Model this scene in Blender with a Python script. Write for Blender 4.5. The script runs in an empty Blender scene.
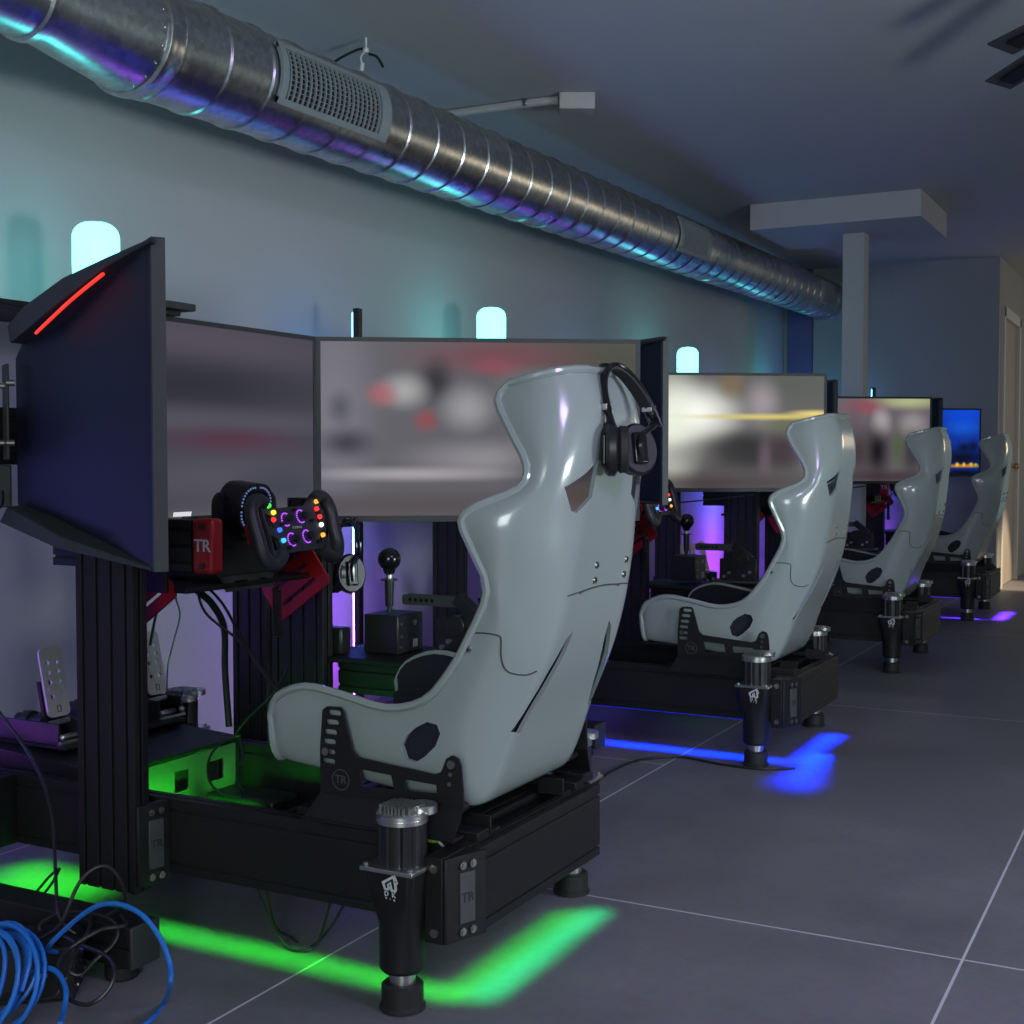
import bpy, bmesh, math, random
from mathutils import Vector, Matrix
from mathutils.bvhtree import BVHTree
random.seed(7)
V = Vector
S = bpy.context.scene
COL = S.collection
PI = math.pi

# ------------------------------------------------------------------ camera
FPX, YAW, PITCH = 1300.0, math.radians(27.9), math.radians(2.29)
CAM = V((0, 0, 1.0))
cR = V((math.cos(YAW), math.sin(YAW), 0))
cFh = V((-math.sin(YAW), math.cos(YAW), 0))
cF = cFh * math.cos(PITCH) - V((0, 0, 1)) * math.sin(PITCH)
cU = cR.cross(cF)
cam = bpy.data.cameras.new('camera')
cam.sensor_width = 36.0
cam.lens = FPX / 1024 * 36.0
cam.clip_start = 0.05
cam_o = bpy.data.objects.new('camera', cam)
COL.objects.link(cam_o)
cam_o.matrix_world = Matrix(((cR.x, cU.x, -cF.x, CAM.x), (cR.y, cU.y, -cF.y, CAM.y), (cR.z, cU.z, -cF.z, CAM.z), (0, 0, 0, 1)))
S.camera = cam_o

def ray(x, y):
    return cR * ((x - 512) / FPX) + cU * ((512 - y) / FPX) + cF

def at(x, y, X=None, Y=None, Z=None):
    """measured photograph position -> room position on a known plane (used only to take measurements)"""
    v = ray(x, y)
    t = (X - CAM.x) / v.x if X is not None else (Y - CAM.y) / v.y if Y is not None else (Z - CAM.z) / v.z
    return CAM + v * t

# ------------------------------------------------------------------ materials
def srgb(r, g, b):
    f = lambda c: (c / 255 / 12.92) if c / 255 <= 0.04045 else ((c / 255 + 0.055) / 1.055) ** 2.4
    return (f(r), f(g), f(b), 1)

def new_mat(name):
    m = bpy.data.materials.new(name)
    m.use_nodes = True
    nt = m.node_tree
    return m, nt, nt.nodes['Principled BSDF']

def pmat(name, col, rough=0.5, metal=0.0, noise=0.0, nscale=30, bump=0.0, bscale=200, coat=0.0, emis=None, estr=0.0, spec=0.5):
    m, nt, p = new_mat(name)
    p.inputs['Base Color'].default_value = col
    p.inputs['Roughness'].default_value = rough
    p.inputs['Metallic'].default_value = metal
    p.inputs['Coat Weight'].default_value = coat
    p.inputs['Coat Roughness'].default_value = 0.08
    p.inputs['Specular IOR Level'].default_value = spec
    if emis:
        p.inputs['Emission Color'].default_value = emis
        p.inputs['Emission Strength'].default_value = estr
    tc = nt.nodes.new('ShaderNodeTexCoord')
    if noise > 0:
        n = nt.nodes.new('ShaderNodeTexNoise')
        n.inputs['Scale'].default_value = nscale
        n.inputs['Detail'].default_value = 5
        nt.links.new(tc.outputs['Object'], n.inputs['Vector'])
        mx = nt.nodes.new('ShaderNodeMix')
        mx.data_type = 'RGBA'
        mx.inputs['A'].default_value = tuple(c * (1 - noise) for c in col[:3]) + (1,)
        mx.inputs['B'].default_value = tuple(min(1, c * (1 + noise)) for c in col[:3]) + (1,)
        nt.links.new(n.outputs['Fac'], mx.inputs['Factor'])
        nt.links.new(mx.outputs['Result'], p.inputs['Base Color'])
    if bump > 0:
        n2 = nt.nodes.new('ShaderNodeTexNoise')
        n2.inputs['Scale'].default_value = bscale
        n2.inputs['Detail'].default_value = 3
        nt.links.new(tc.outputs['Object'], n2.inputs['Vector'])
        b = nt.nodes.new('ShaderNodeBump')
        b.inputs['Strength'].default_value = bump
        b.inputs['Distance'].default_value = 0.002
        nt.links.new(n2.outputs['Fac'], b.inputs['Height'])
        nt.links.new(b.outputs['Normal'], p.inputs['Normal'])
    return m

M = {}
M['alu'] = pmat('black_anodised_aluminium', (0.013, 0.013, 0.014, 1), 0.45, 0.0, 0.3, 40, 0.15, 900, spec=0.35)
M['alu2'] = pmat('black_powder_coat', (0.009, 0.009, 0.010, 1), 0.5, 0, 0.3, 60, 0.25, 700, spec=0.35)
M['gunmetal'] = pmat('grey_bracket_metal', (0.075, 0.078, 0.078, 1), 0.5, 0.3, 0.15, 60)
M['edge'] = pmat('dark_grey_bezel', (0.034, 0.038, 0.038, 1), 0.5, 0.0, 0.1, 50, spec=0.4)
M['rubber'] = pmat('black_rubber', (0.012, 0.012, 0.012, 1), 0.6, 0, 0.2, 80)
M['plastic'] = pmat('black_plastic', (0.016, 0.016, 0.019, 1), 0.35, 0, 0.2, 60)
M['carbon'] = pmat('dark_slate_plastic', (0.045, 0.05, 0.06, 1), 0.35, 0, 0.35, 120)
M['grip'] = pmat('grip_rubber', (0.03, 0.033, 0.038, 1), 0.42, 0, 0.2, 80)
M['gloss'] = pmat('gloss_black', (0.008, 0.008, 0.01, 1), 0.18, 0, 0.1, 60)
M['silver'] = pmat('brushed_silver', (0.62, 0.62, 0.60, 1), 0.32, 1.0, 0.15, 90)
M['satin'] = pmat('satin_aluminium', (0.50, 0.50, 0.50, 1), 0.45, 0.5, 0.08, 60)
M['bolt'] = pmat('steel_bolt', (0.35, 0.34, 0.32, 1), 0.35, 1.0, 0.1, 90)
M['red'] = pmat('red_anodised_plate', (0.36, 0.010, 0.014, 1), 0.38, 0.2, 0.2, 40)
M['shell'] = pmat('glossy_grey_fibreglass', (0.30, 0.345, 0.33, 1), 0.22, 0, 0.03, 6, 0.04, 60, coat=0.55)
M['fabric'] = pmat('black_seat_fabric', (0.012, 0.013, 0.022, 1), 0.9, 0, 0.3, 200)
M['seam'] = pmat('shell_joint_shadow_gap', (0.05, 0.055, 0.055, 1), 0.6, 0, 0.1, 60)
M['housing'] = pmat('monitor_back_plastic', (0.006, 0.007, 0.024, 1), 0.5, 0, 0.15, 300, 0.2, 900, spec=0.25)
M['hump'] = pmat('monitor_back_grey_wedge', (0.026, 0.030, 0.031, 1), 0.6, 0, 0.15, 300, 0.2, 900)
M['redled'] = pmat('red_led', (0.3, 0.02, 0.01, 1), 0.4, emis=(1, 0.035, 0.015, 1), estr=1.3)
M['white'] = pmat('white_print', (0.6, 0.62, 0.62, 1), 0.5, 0, 0.05, 60)
M['greyprint'] = pmat('grey_print', (0.02, 0.02, 0.022, 1), 0.5, 0, 0.05, 60)
M['blue_cable'] = pmat('blue_cable_sheath', (0.015, 0.17, 0.62, 1), 0.4, 0, 0.1, 60)
M['black_cable'] = pmat('black_cable_sheath', (0.015, 0.015, 0.017, 1), 0.4, 0, 0.1, 60)
M['grey_cable'] = pmat('pale_cable_sheath', (0.35, 0.35, 0.42, 1), 0.5, 0, 0.1, 60)
M['galv'] = None
M['lime'] = pmat('lime_plug', (0.35, 0.6, 0.02, 1), 0.4, 0, 0.1, 60)
M['door'] = pmat('cream_door_paint', (0.32, 0.29, 0.26, 1), 0.45, 0, 0.05, 8)
M['trimw'] = pmat('white_trim_paint', (0.55, 0.53, 0.5, 1), 0.4, 0, 0.05, 8)
M['brass'] = pmat('brass_handle', (0.5, 0.38, 0.2, 1), 0.3, 1.0, 0.1, 60)
M['box'] = pmat('grey_junction_box', (0.42, 0.43, 0.43, 1), 0.5, 0, 0.1, 60)
M['grille'] = pmat('painted_grille', (0.26, 0.31, 0.32, 1), 0.5, 0.2, 0.08, 40)
M['dark'] = pmat('dark_void', (0.004, 0.004, 0.005, 1), 0.8, 0, 0.1, 60)
M['tray'] = pmat('belly_tray_plastic', (0.05, 0.05, 0.05, 1), 0.4, 0, 0.2, 30)
M['deckplate'] = pmat('deck_bracket_grey', (0.09, 0.09, 0.09, 1), 0.5, 0, 0.2, 30)
M['wood'] = pmat('brown_board', (0.10, 0.045, 0.03, 1), 0.6, 0, 0.3, 10)

def wall_mat(name, col, amt=0.06):
    m, nt, p = new_mat(name)
    tc = nt.nodes.new('ShaderNodeTexCoord')
    n = nt.nodes.new('ShaderNodeTexNoise'); n.inputs['Scale'].default_value = 1.3; n.inputs['Detail'].default_value = 6
    mp = nt.nodes.new('ShaderNodeMapping'); mp.inputs['Scale'].default_value = (1, 0.5, 2.2)
    nt.links.new(tc.outputs['Object'], mp.inputs['Vector']); nt.links.new(mp.outputs['Vector'], n.inputs['Vector'])
    mx = nt.nodes.new('ShaderNodeMix'); mx.data_type = 'RGBA'
    mx.inputs['A'].default_value = tuple(c * (1 - amt) for c in col) + (1,)
    mx.inputs['B'].default_value = tuple(c * (1 + amt) for c in col) + (1,)
    nt.links.new(n.outputs['Fac'], mx.inputs['Factor']); nt.links.new(mx.outputs['Result'], p.inputs['Base Color'])
    p.inputs['Roughness'].default_value = 0.75
    n2 = nt.nodes.new('ShaderNodeTexNoise'); n2.inputs['Scale'].default_value = 160
    nt.links.new(tc.outputs['Object'], n2.inputs['Vector'])
    b = nt.nodes.new('ShaderNodeBump'); b.inputs['Strength'].default_value = 0.12; b.inputs['Distance'].default_value = 0.002
    nt.links.new(n2.outputs['Fac'], b.inputs['Height']); nt.links.new(b.outputs['Normal'], p.inputs['Normal'])
    return m
M['wall'] = wall_mat('grey_wall_paint', (0.40, 0.41, 0.42))
M['wall_far'] = wall_mat('far_wall_paint', (0.30, 0.31, 0.325))
M['ceiling'] = wall_mat('ceiling_paint', (0.44, 0.47, 0.48), 0.14)
M['darkblue'] = wall_mat('violet_shade_strip_tone', (0.10, 0.09, 0.24))  # violet light and shade of the corner put into the colour
M['trim'] = wall_mat('bulkhead_paint', (0.42, 0.43, 0.44))

def floor_mat():
    m, nt, p = new_mat('grey_large_floor_tiles')
    L = nt.links.new
    N = nt.nodes.new
    geo = N('ShaderNodeNewGeometry')
    sep = N('ShaderNodeSeparateXYZ'); L(geo.outputs['Position'], sep.inputs[0])
    def math_(op, a, b=None):
        n = N('ShaderNodeMath'); n.operation = op
        for i, v in enumerate((a, b)):
            if v is None: continue
            if isinstance(v, (int, float)): n.inputs[i].default_value = v
            else: L(v, n.inputs[i])
        return n.outputs[0]
    def joint(coord, off, step, w):
        a = math_('SUBTRACT', coord, off)
        a = math_('DIVIDE', a, step)
        a = math_('FRACT', math_('ADD', a, 100.5))
        a = math_('ABSOLUTE', math_('SUBTRACT', a, 0.5))
        a = math_('MULTIPLY', a, step)
        return math_('LESS_THAN', a, w)
    X, Y = sep.outputs['X'], sep.outputs['Y']
    jx = joint(X, -0.403, 1.135, 0.0028)
    right = math_('GREATER_THAN', X, -1.538)
    y1 = math_('MULTIPLY', joint(Y, 2.69, 2.585, 0.0028), right)
    y2 = math_('MULTIPLY', joint(Y, 3.98, 2.585, 0.0028), math_('SUBTRACT', 1.0, right))
    j = math_('MAXIMUM', jx, math_('MAXIMUM', y1, y2))
    n = N('ShaderNodeTexNoise'); n.inputs['Scale'].default_value = 1.6; n.inputs['Detail'].default_value = 8; n.inputs['Roughness'].default_value = 0.65
    L(geo.outputs['Position'], n.inputs['Vector'])
    cr = N('ShaderNodeValToRGB')
    cr.color_ramp.elements[0].position = 0.3; cr.color_ramp.elements[0].color = (0.165, 0.162, 0.184, 1)
    cr.color_ramp.elements[1].position = 0.72; cr.color_ramp.elements[1].color = (0.275, 0.270, 0.300, 1)
    L(n.outputs['Fac'], cr.inputs['Fac'])
    n3 = N('ShaderNodeTexNoise'); n3.inputs['Scale'].default_value = 45; n3.inputs['Detail'].default_value = 4
    L(geo.outputs['Position'], n3.inputs['Vector'])
    mul = N('ShaderNodeMix'); mul.data_type = 'RGBA'; mul.blend_type = 'MULTIPLY'; mul.inputs['Factor'].default_value = 0.35
    L(cr.outputs['Color'], mul.inputs['A']); L(n3.outputs['Color'], mul.inputs['B'])
    mx = N('ShaderNodeMix'); mx.data_type = 'RGBA'; mx.inputs['B'].default_value = (0.62, 0.63, 0.66, 1)
    L(j, mx.inputs['Factor']); L(mul.outputs['Result'], mx.inputs['A'])
    L(mx.outputs['Result'], p.inputs['Base Color'])
    rr = N('ShaderNodeMapRange'); rr.inputs['To Min'].default_value = 0.34; rr.inputs['To Max'].default_value = 0.6
    L(n.outputs['Fac'], rr.inputs['Value']); L(rr.outputs['Result'], p.inputs['Roughness'])
    b = N('ShaderNodeBump'); b.inputs['Strength'].default_value = 0.15; b.inputs['Distance'].default_value = 0.002
    L(n3.outputs['Fac'], b.inputs['Height']); L(b.outputs['Normal'], p.inputs['Normal'])
    return m
M['floor'] = floor_mat()

def galv_mat():
    m, nt, p = new_mat('galvanised_spiral_duct')
    L = nt.links.new
    tc = nt.nodes.new('ShaderNodeTexCoord')
    v = nt.nodes.new('ShaderNodeTexVoronoi'); v.inputs['Scale'].default_value = 55
    L(tc.outputs['Object'], v.inputs['Vector'])
    n = nt.nodes.new('ShaderNodeTexNoise'); n.inputs['Scale'].default_value = 5; n.inputs['Detail'].default_value = 6
    L(tc.outputs['Object'], n.inputs['Vector'])
    mr = nt.nodes.new('ShaderNodeMapRange'); mr.inputs['To Min'].default_value = 0.2; mr.inputs['To Max'].default_value = 0.42
    L(n.outputs['Fac'], mr.inputs['Value']); L(mr.outputs['Result'], p.inputs['Roughness'])
    mx = nt.nodes.new('ShaderNodeMix'); mx.data_type = 'RGBA'
    mx.inputs['A'].default_value = (0.40, 0.42, 0.43, 1); mx.inputs['B'].default_value = (0.62, 0.64, 0.64, 1)
    L(v.outputs['Color'], mx.inputs['Factor']); L(mx.outputs['Result'], p.inputs['Base Color'])
    p.inputs['Metallic'].default_value = 1.0
    b = nt.nodes.new('ShaderNodeBump'); b.inputs['Strength'].default_value = 0.05; b.inputs['Distance'].default_value = 0.01
    L(n.outputs['Fac'], b.inputs['Height']); L(b.outputs['Normal'], p.inputs['Normal'])
    return m
M['galv'] = galv_mat()

def emit_mat(name, col, strength):
    return pmat(name, (0.02, 0.02, 0.02, 1), 0.4, emis=col, estr=strength)

def tube_mat():
    m, nt, p = new_mat('colour_gradient_light_strip')
    L = nt.links.new
    geo = nt.nodes.new('ShaderNodeNewGeometry')
    sep = nt.nodes.new('ShaderNodeSeparateXYZ'); L(geo.outputs['Position'], sep.inputs[0])
    mr = nt.nodes.new('ShaderNodeMapRange'); mr.inputs['From Min'].default_value = 0.05; mr.inputs['From Max'].default_value = 1.5
    L(sep.outputs['Z'], mr.inputs['Value'])
    cr = nt.nodes.new('ShaderNodeValToRGB')
    e = cr.color_ramp.elements
    e[0].position = 0.0; e[0].color = (0.55, 0.06, 0.95, 1)
    e[1].position = 1.0; e[1].color = (0.012, 0.05, 0.09, 1)
    x = e.new(0.26); x.color = (0.34, 0.05, 1.0, 1)
    x = e.new(0.46); x.color = (0.03, 0.13, 1.0, 1)
    x = e.new(0.64); x.color = (0.015, 0.08, 0.35, 1)
    L(mr.outputs['Result'], cr.inputs['Fac'])
    L(cr.outputs['Color'], p.inputs['Emission Color'])
    p.inputs['Emission Strength'].default_value = 85.0
    return m
M['tube'] = tube_mat()

def screen_mat(name, base, blobs, gain=1.0, u0=0.0):
    """soft blurred picture on a display; blobs = (cx, cy, rx, ry, colour, amount) in screen 0..1 coordinates"""
    m, nt, p = new_mat(name)
    L = nt.links.new; N = nt.nodes.new
    uv = N('ShaderNodeUVMap')
    cur = None
    for (cx, cy, rx, ry, c, amt) in blobs:
        cx = u0 + (1 - u0) * cx; rx = rx * (1 - u0)
        mp = N('ShaderNodeMapping'); mp.vector_type = 'POINT'
        mp.inputs['Location'].default_value = (-cx / rx, -cy / ry, 0)
        mp.inputs['Scale'].default_value = (1 / rx, 1 / ry, 1)
        L(uv.outputs['UV'], mp.inputs['Vector'])
        ln = N('ShaderNodeVectorMath'); ln.operation = 'LENGTH'; L(mp.outputs['Vector'], ln.inputs[0])
        mr = N('ShaderNodeMapRange'); mr.interpolation_type = 'SMOOTHSTEP'
        mr.inputs['From Min'].default_value = 0.0; mr.inputs['From Max'].default_value = 1.2
        mr.inputs['To Min'].default_value = amt; mr.inputs['To Max'].default_value = 0.0
        L(ln.outputs['Value'], mr.inputs['Value'])
        mx = N('ShaderNodeMix'); mx.data_type = 'RGBA'
        L(mr.outputs['Result'], mx.inputs['Factor'])
        if cur is None: mx.inputs['A'].default_value = srgb(*base)
        else: L(cur, mx.inputs['A'])
        mx.inputs['B'].default_value = srgb(*c)
        cur = mx.outputs['Result']
    if cur is None: p.inputs['Emission Color'].default_value = srgb(*base)
    else: L(cur, p.inputs['Emission Color'])
    p.inputs['Emission Strength'].default_value = gain
    p.inputs['Base Color'].default_value = (0.01, 0.01, 0.01, 1)
    p.inputs['Roughness'].default_value = 0.4
    p.inputs['Specular IOR Level'].default_value = 0.12
    return m

# ------------------------------------------------------------------ mesh helpers
WLOC = {}

class MB:
    def __init__(self):
        self.bm = bmesh.new()
    def face(self, vs):
        try: return self.bm.faces.new(vs)
        except ValueError: return None
    def box(self, x0, x1, y0, y1, z0, z1):
        c = [self.bm.verts.new(V((x, y, z))) for x in (x0, x1) for y in (y0, y1) for z in (z0, z1)]
        for f in ((0, 1, 3, 2), (4, 6, 7, 5), (0, 4, 5, 1), (2, 3, 7, 6), (0, 2, 6, 4), (1, 5, 7, 3)):
            self.face([c[i] for i in f])
        return self
    def obox(self, c, ax, ay, az, sx, sy, sz):
        c = V(c); ax, ay, az = V(ax).normalized(), V(ay).normalized(), V(az).normalized()
        vs = [self.bm.verts.new(c + ax * (i * sx / 2) + ay * (j * sy / 2) + az * (k * sz / 2)) for i in (-1, 1) for j in (-1, 1) for k in (-1, 1)]
        for f in ((0, 1, 3, 2), (4, 6, 7, 5), (0, 4, 5, 1), (2, 3, 7, 6), (0, 2, 6, 4), (1, 5, 7, 3)):
            self.face([vs[i] for i in f])
        return self
    def prism(self, pts, d):
        """pts: planar loop of Vectors, extruded by vector d"""
        a = [self.bm.verts.new(V(p)) for p in pts]
        b = [self.bm.verts.new(V(p) + V(d)) for p in pts]
        n = len(pts)
        self.face(a[::-1]); self.face(b)
        for i in range(n): self.face([a[i], a[(i + 1) % n], b[(i + 1) % n], b[i]])
        return self
    def loft(self, rings, cap=True, closed=True):
        vr = [[self.bm.verts.new(V(p)) for p in r] for r in rings]
        n = len(vr[0])
        for i in range(len(vr) - 1):
            for j in range(n if closed else n - 1):
                self.face([vr[i][j], vr[i][(j + 1) % n], vr[i + 1][(j + 1) % n], vr[i + 1][j]])
        if cap and closed:
            self.face(vr[0][::-1]); self.face(vr[-1])
        return self
    def cyl(self, p0, p1, r0, r1=None, n=24):
        p0, p1 = V(p0), V(p1); r1 = r0 if r1 is None else r1
        d = (p1 - p0).normalized()
        u = d.orthogonal().normalized(); w = d.cross(u)
        ring = lambda p, r: [p + (u * math.cos(2 * PI * i / n) + w * math.sin(2 * PI * i / n)) * r for i in range(n)]
        return self.loft([ring(p0, r0), ring(p1, r1)])
    def lathe(self, c, prof, n=32, flute=0, fa=0.0):
        """prof = [(r, z)] around vertical axis at c"""
        c = V(c); rings = []
        for r, z in prof:
            rings.append([c + V((math.cos(2 * PI * i / n) * r * (1 + (fa if flute and i % 2 else 0)), math.sin(2 * PI * i / n) * r * (1 + (fa if flute and i % 2 else 0)), z)) for i in range(n)])
        return self.loft(rings)
    def ball(self, c, r, sx=1, sy=1, sz=1, n=20):
        res = bmesh.ops.create_uvsphere(self.bm, u_segments=n, v_segments=n // 2, radius=r)
        for v in res['verts']: v.co = V((v.co.x * sx, v.co.y * sy, v.co.z * sz)) + V(c)
        return self
    def tube(self, pts, r, n=8, smooth=6, closed=False):
        pts = [V(p) for p in pts]
        if smooth > 1: pts = spline(pts, smooth, closed)
        rings = []
        up = None
        m = len(pts)
        for i, p in enumerate(pts):
            a = pts[(i - 1) % m] if (closed or i > 0) else p
            b = pts[(i + 1) % m] if (closed or i < m - 1) else p
            t = (b - a)
            if t.length < 1e-9: t = V((0, 0, 1))
            t.normalize()
            if up is None: up = t.orthogonal().normalized()
            up = (up - t * up.dot(t))
            up = up.normalized() if up.length > 1e-6 else t.orthogonal().normalized()
            w = t.cross(up)
            rings.append([p + (up * math.cos(2 * PI * j / n) + w * math.sin(2 * PI * j / n)) * r for j in range(n)])
        if closed: rings.append(rings[0])
        return self.loft(rings, cap=not closed)
    def build(self, name, mat, parent=None, bev=0.0, smooth=True, loc=None, seg=2):
        bmesh.ops.remove_doubles(self.bm, verts=self.bm.verts, dist=1e-6)
        bmesh.ops.recalc_face_normals(self.bm, faces=self.bm.faces)
        me = bpy.data.meshes.new(name)
        org = WLOC[parent.name] if parent is not None else (V(loc) if loc is not None else V((0, 0, 0)))
        for v in self.bm.verts: v.co -= org
        for f in self.bm.faces: f.smooth = smooth
        self.bm.to_mesh(me); self.bm.free()
        return finish(name, me, mat, parent, org, bev, smooth, seg)

def finish(name, me, mat, parent, org, bev=0.0, smooth=True, seg=2):
    if mat is not None: me.materials.append(M[mat] if isinstance(mat, str) else mat)
    if smooth:
        me.set_sharp_from_angle(angle=math.radians(35)) if hasattr(me, 'set_sharp_from_angle') else None
    o = bpy.data.objects.new(name, me)
    COL.objects.link(o)
    if parent is not None:
        o.parent = parent
    else:
        o.location = org
    WLOC[o.name] = V(org)
    if bev > 0:
        b = o.modifiers.new('bevel', 'BEVEL'); b.width = bev; b.segments = seg; b.limit_method = 'ANGLE'; b.angle_limit = math.radians(40)
        b.harden_normals = False
    return o

def spline(pts, k, closed=False):
    out = []; n = len(pts)
    rng = range(n if closed else n - 1)
    for i in rng:
        p0 = pts[(i - 1) % n] if (closed or i > 0) else pts[i]
        p1 = pts[i]; p2 = pts[(i + 1) % n]
        p3 = pts[(i + 2) % n] if (closed or i + 2 < n) else p2
        for j in range(k):
            t = j / k
            out.append(0.5 * ((2 * p1) + (p2 - p0) * t + (2 * p0 - 5 * p1 + 4 * p2 - p3) * t * t + (3 * p1 - p0 - 3 * p2 + p3) * t ** 3))
    if not closed: out.append(pts[-1])
    return out

def thing(name, label, cat, loc, group=None):
    o = bpy.data.objects.new(name, None); COL.objects.link(o)
    o.empty_display_size = 0.1
    o.location = loc; WLOC[o.name] = V(loc)
    return tag(o, label, cat, group)

def tag(o, label, cat, group=None):
    o['label'] = label; o['category'] = cat
    if group: o['group'] = group
    return o

def struct(o):
    o['kind'] = 'structure'; return o

def dup(o, off, label=None, parent=None, group=None):
    c = o.copy(); COL.objects.link(c)
    if parent is not None: c.parent = parent
    else:
        c.location = V(o.location) + V(off)
        if label: c['label'] = label
        if group: c['group'] = group
    for ch in list(o.children): dup(ch, off, parent=c)
    return c

def plate(name, outer, holes, thick, origin, u, v, mat, parent, loc=None, bev=0.0):
    """flat plate with real holes: outer and holes are 2D loops in the (u, v) frame at origin, centred thickness along u x v"""
    cu = bpy.data.curves.new(name, 'CURVE'); cu.dimensions = '2D'; cu.fill_mode = 'BOTH'; cu.extrude = thick / 2
    for loop in [outer] + list(holes):
        sp = cu.splines.new('POLY'); sp.points.add(len(loop) - 1); sp.use_cyclic_u = True
        for i, (a, b) in enumerate(loop): sp.points[i].co = (a, b, 0, 1)
    return curve_mesh(name, cu, origin, u, v, mat, parent, loc, bev)

def curve_mesh(name, cu, origin, u, v, mat, parent, loc=None, bev=0.0):
    u = V(u).normalized(); v = V(v); w = u.cross(v).normalized(); v = w.cross(u)
    tmp = bpy.data.objects.new('tmp', cu); COL.objects.link(tmp)
    dg = bpy.context.evaluated_depsgraph_get()
    me = bpy.data.meshes.new_from_object(tmp.evaluated_get(dg), depsgraph=dg)
    bpy.data.objects.remove(tmp); bpy.data.curves.remove(cu)
    me.name = name
    org = WLOC[parent.name] if parent is not None else (V(loc) if loc is not None else V((0, 0, 0)))
    o3 = V(origin)
    for vv in me.vertices:
        c = vv.co.copy(); vv.co = o3 + u * c.x + v * c.y + w * c.z - org
    me.materials.clear()
    for pl in me.polygons: pl.use_smooth = False
    return finish(name, me, mat, parent, org, bev, smooth=False)

def text(name, s, size, origin, u, v, mat, parent, thick=0.0008, align='CENTER', shear=0.0):
    cu = bpy.data.curves.new(name, 'FONT'); cu.body = s; cu.size = size; cu.extrude = thick; cu.align_x = align; cu.align_y = 'CENTER'; cu.shear = shear
    cu.offset = size * 0.012
    return curve_mesh(name, cu, origin, u, v, mat, parent)

def rrect(cx, cy, w, h, r, n=4, ang=0.0):
    out = []
    for (sx, sy, a0) in ((1, 1, 0), (-1, 1, 90), (-1, -1, 180), (1, -1, 270)):
        for i in range(n + 1):
            a = math.radians(a0 + 90 * i / n)
            out.append((sx * (w / 2 - r) + r * math.cos(a), sy * (h / 2 - r) + r * math.sin(a)))
    ca, sa = math.cos(ang), math.sin(ang)
    return [(cx + x * ca - y * sa, cy + x * sa + y * ca) for x, y in out]

def circ(cx, cy, r, n=16):
    return [(cx + r * math.cos(2 * PI * i / n), cy + r * math.sin(2 * PI * i / n)) for i in range(n)]

def beam(mb, p0, p1, wide, w, t, slots, gd=0.008, gw=0.008, edge_slot=True):
    """slotted aluminium extrusion between p0 and p1; 'wide' is the direction of the wide side"""
    p0, p1, b = V(p0), V(p1), V(wide).normalized()
    d = (p1 - p0).normalized(); a = d.cross(b).normalized()
    pts = []
    h = w / 2; q = t / 2
    def side(s):      # wide face at a = s*q, traversed
        seq = []
        for x in sorted(slots):
            seq += [(s * q, x - gw / 2), (s * (q - gd), x - gw / 2), (s * (q - gd), x + gw / 2), (s * q, x + gw / 2)]
        return seq
    def end(s):
        if not edge_slot: return []
        return [(gw / 2, s * h), (gw / 2, s * (h - gd)), (-gw / 2, s * (h - gd)), (-gw / 2, s * h)]
    pts += [(q, -h)] + side(1) + [(q, h)] + end(1) + [(-q, h)] + side(-1)[::-1] + [(-q, -h)] + end(-1)[::-1]
    loop = [a * x + b * y for x, y in pts]
    A = [mb.bm.verts.new(p0 + c) for c in loop]; B = [mb.bm.verts.new(p1 + c) for c in loop]
    n = len(loop)
    mb.face(A[::-1]); mb.face(B)
    for i in range(n): mb.face([A[i], A[(i + 1) % n], B[(i + 1) % n], B[i]])
    return mb

def area(name, loc, target, size, size_y, energy, col, spread=180):
    l = bpy.data.lights.new(name, 'AREA'); l.shape = 'RECTANGLE'; l.size = size; l.size_y = size_y
    l.energy = energy; l.color = col[:3]; l.spread = math.radians(spread)
    o = bpy.data.objects.new(name, l); COL.objects.link(o); o.location = loc
    d = (V(target) - V(loc)).normalized()
    if abs(d.z) > 0.8:      # hangs nearly straight down: size runs along X, size_y along Y
        zx = -d; xx = V((1, 0, 0)) - zx * zx.x; xx.normalize(); yy = zx.cross(xx)
        o.rotation_euler = Matrix((xx, yy, zx)).transposed().to_euler()
    else:
        o.rotation_euler = d.to_track_quat('-Z', 'Y').to_euler()
    return o

PITCHY = [0.0, 2.134, 4.25, 6.50]      # spacing of the four rigs along the wall
WHO = ['nearest', 'second', 'third', 'farthest']

# ------------------------------------------------------------------ room
H = 2.54
WX = -3.03
def slab(name, mat, *b):
    return struct(MB().box(*b).build(name, mat, smooth=False))
slab('floor', 'floor', -3.3, 5, -4, 14, -0.1, 0)
slab('ceiling', 'ceiling', -3.3, 5, -4, 14, H, H + 0.1)
slab('wall_left', 'wall', WX - 0.2, WX, -4, 10.48, 0, H)
slab('violet_shade_strip', 'darkblue', -2.99, -2.79, 10.43, 10.48, 0, H - 0.002)  # strip added to carry the violet light and shade beside the corner
slab('wall_far', 'wall_far', WX - 0.3, -1.37, 10.48, 10.6, 0, H)
mb = MB(); mb.box(-1.47, -1.37, 10.6, 10.63, 0, H); mb.box(-1.47, -1.37, 10.63, 11.62, 2.16, H); mb.box(-1.47, -1.37, 11.62, 14, 0, H)
struct(mb.build('wall_side', 'wall_far', smooth=False))
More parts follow.
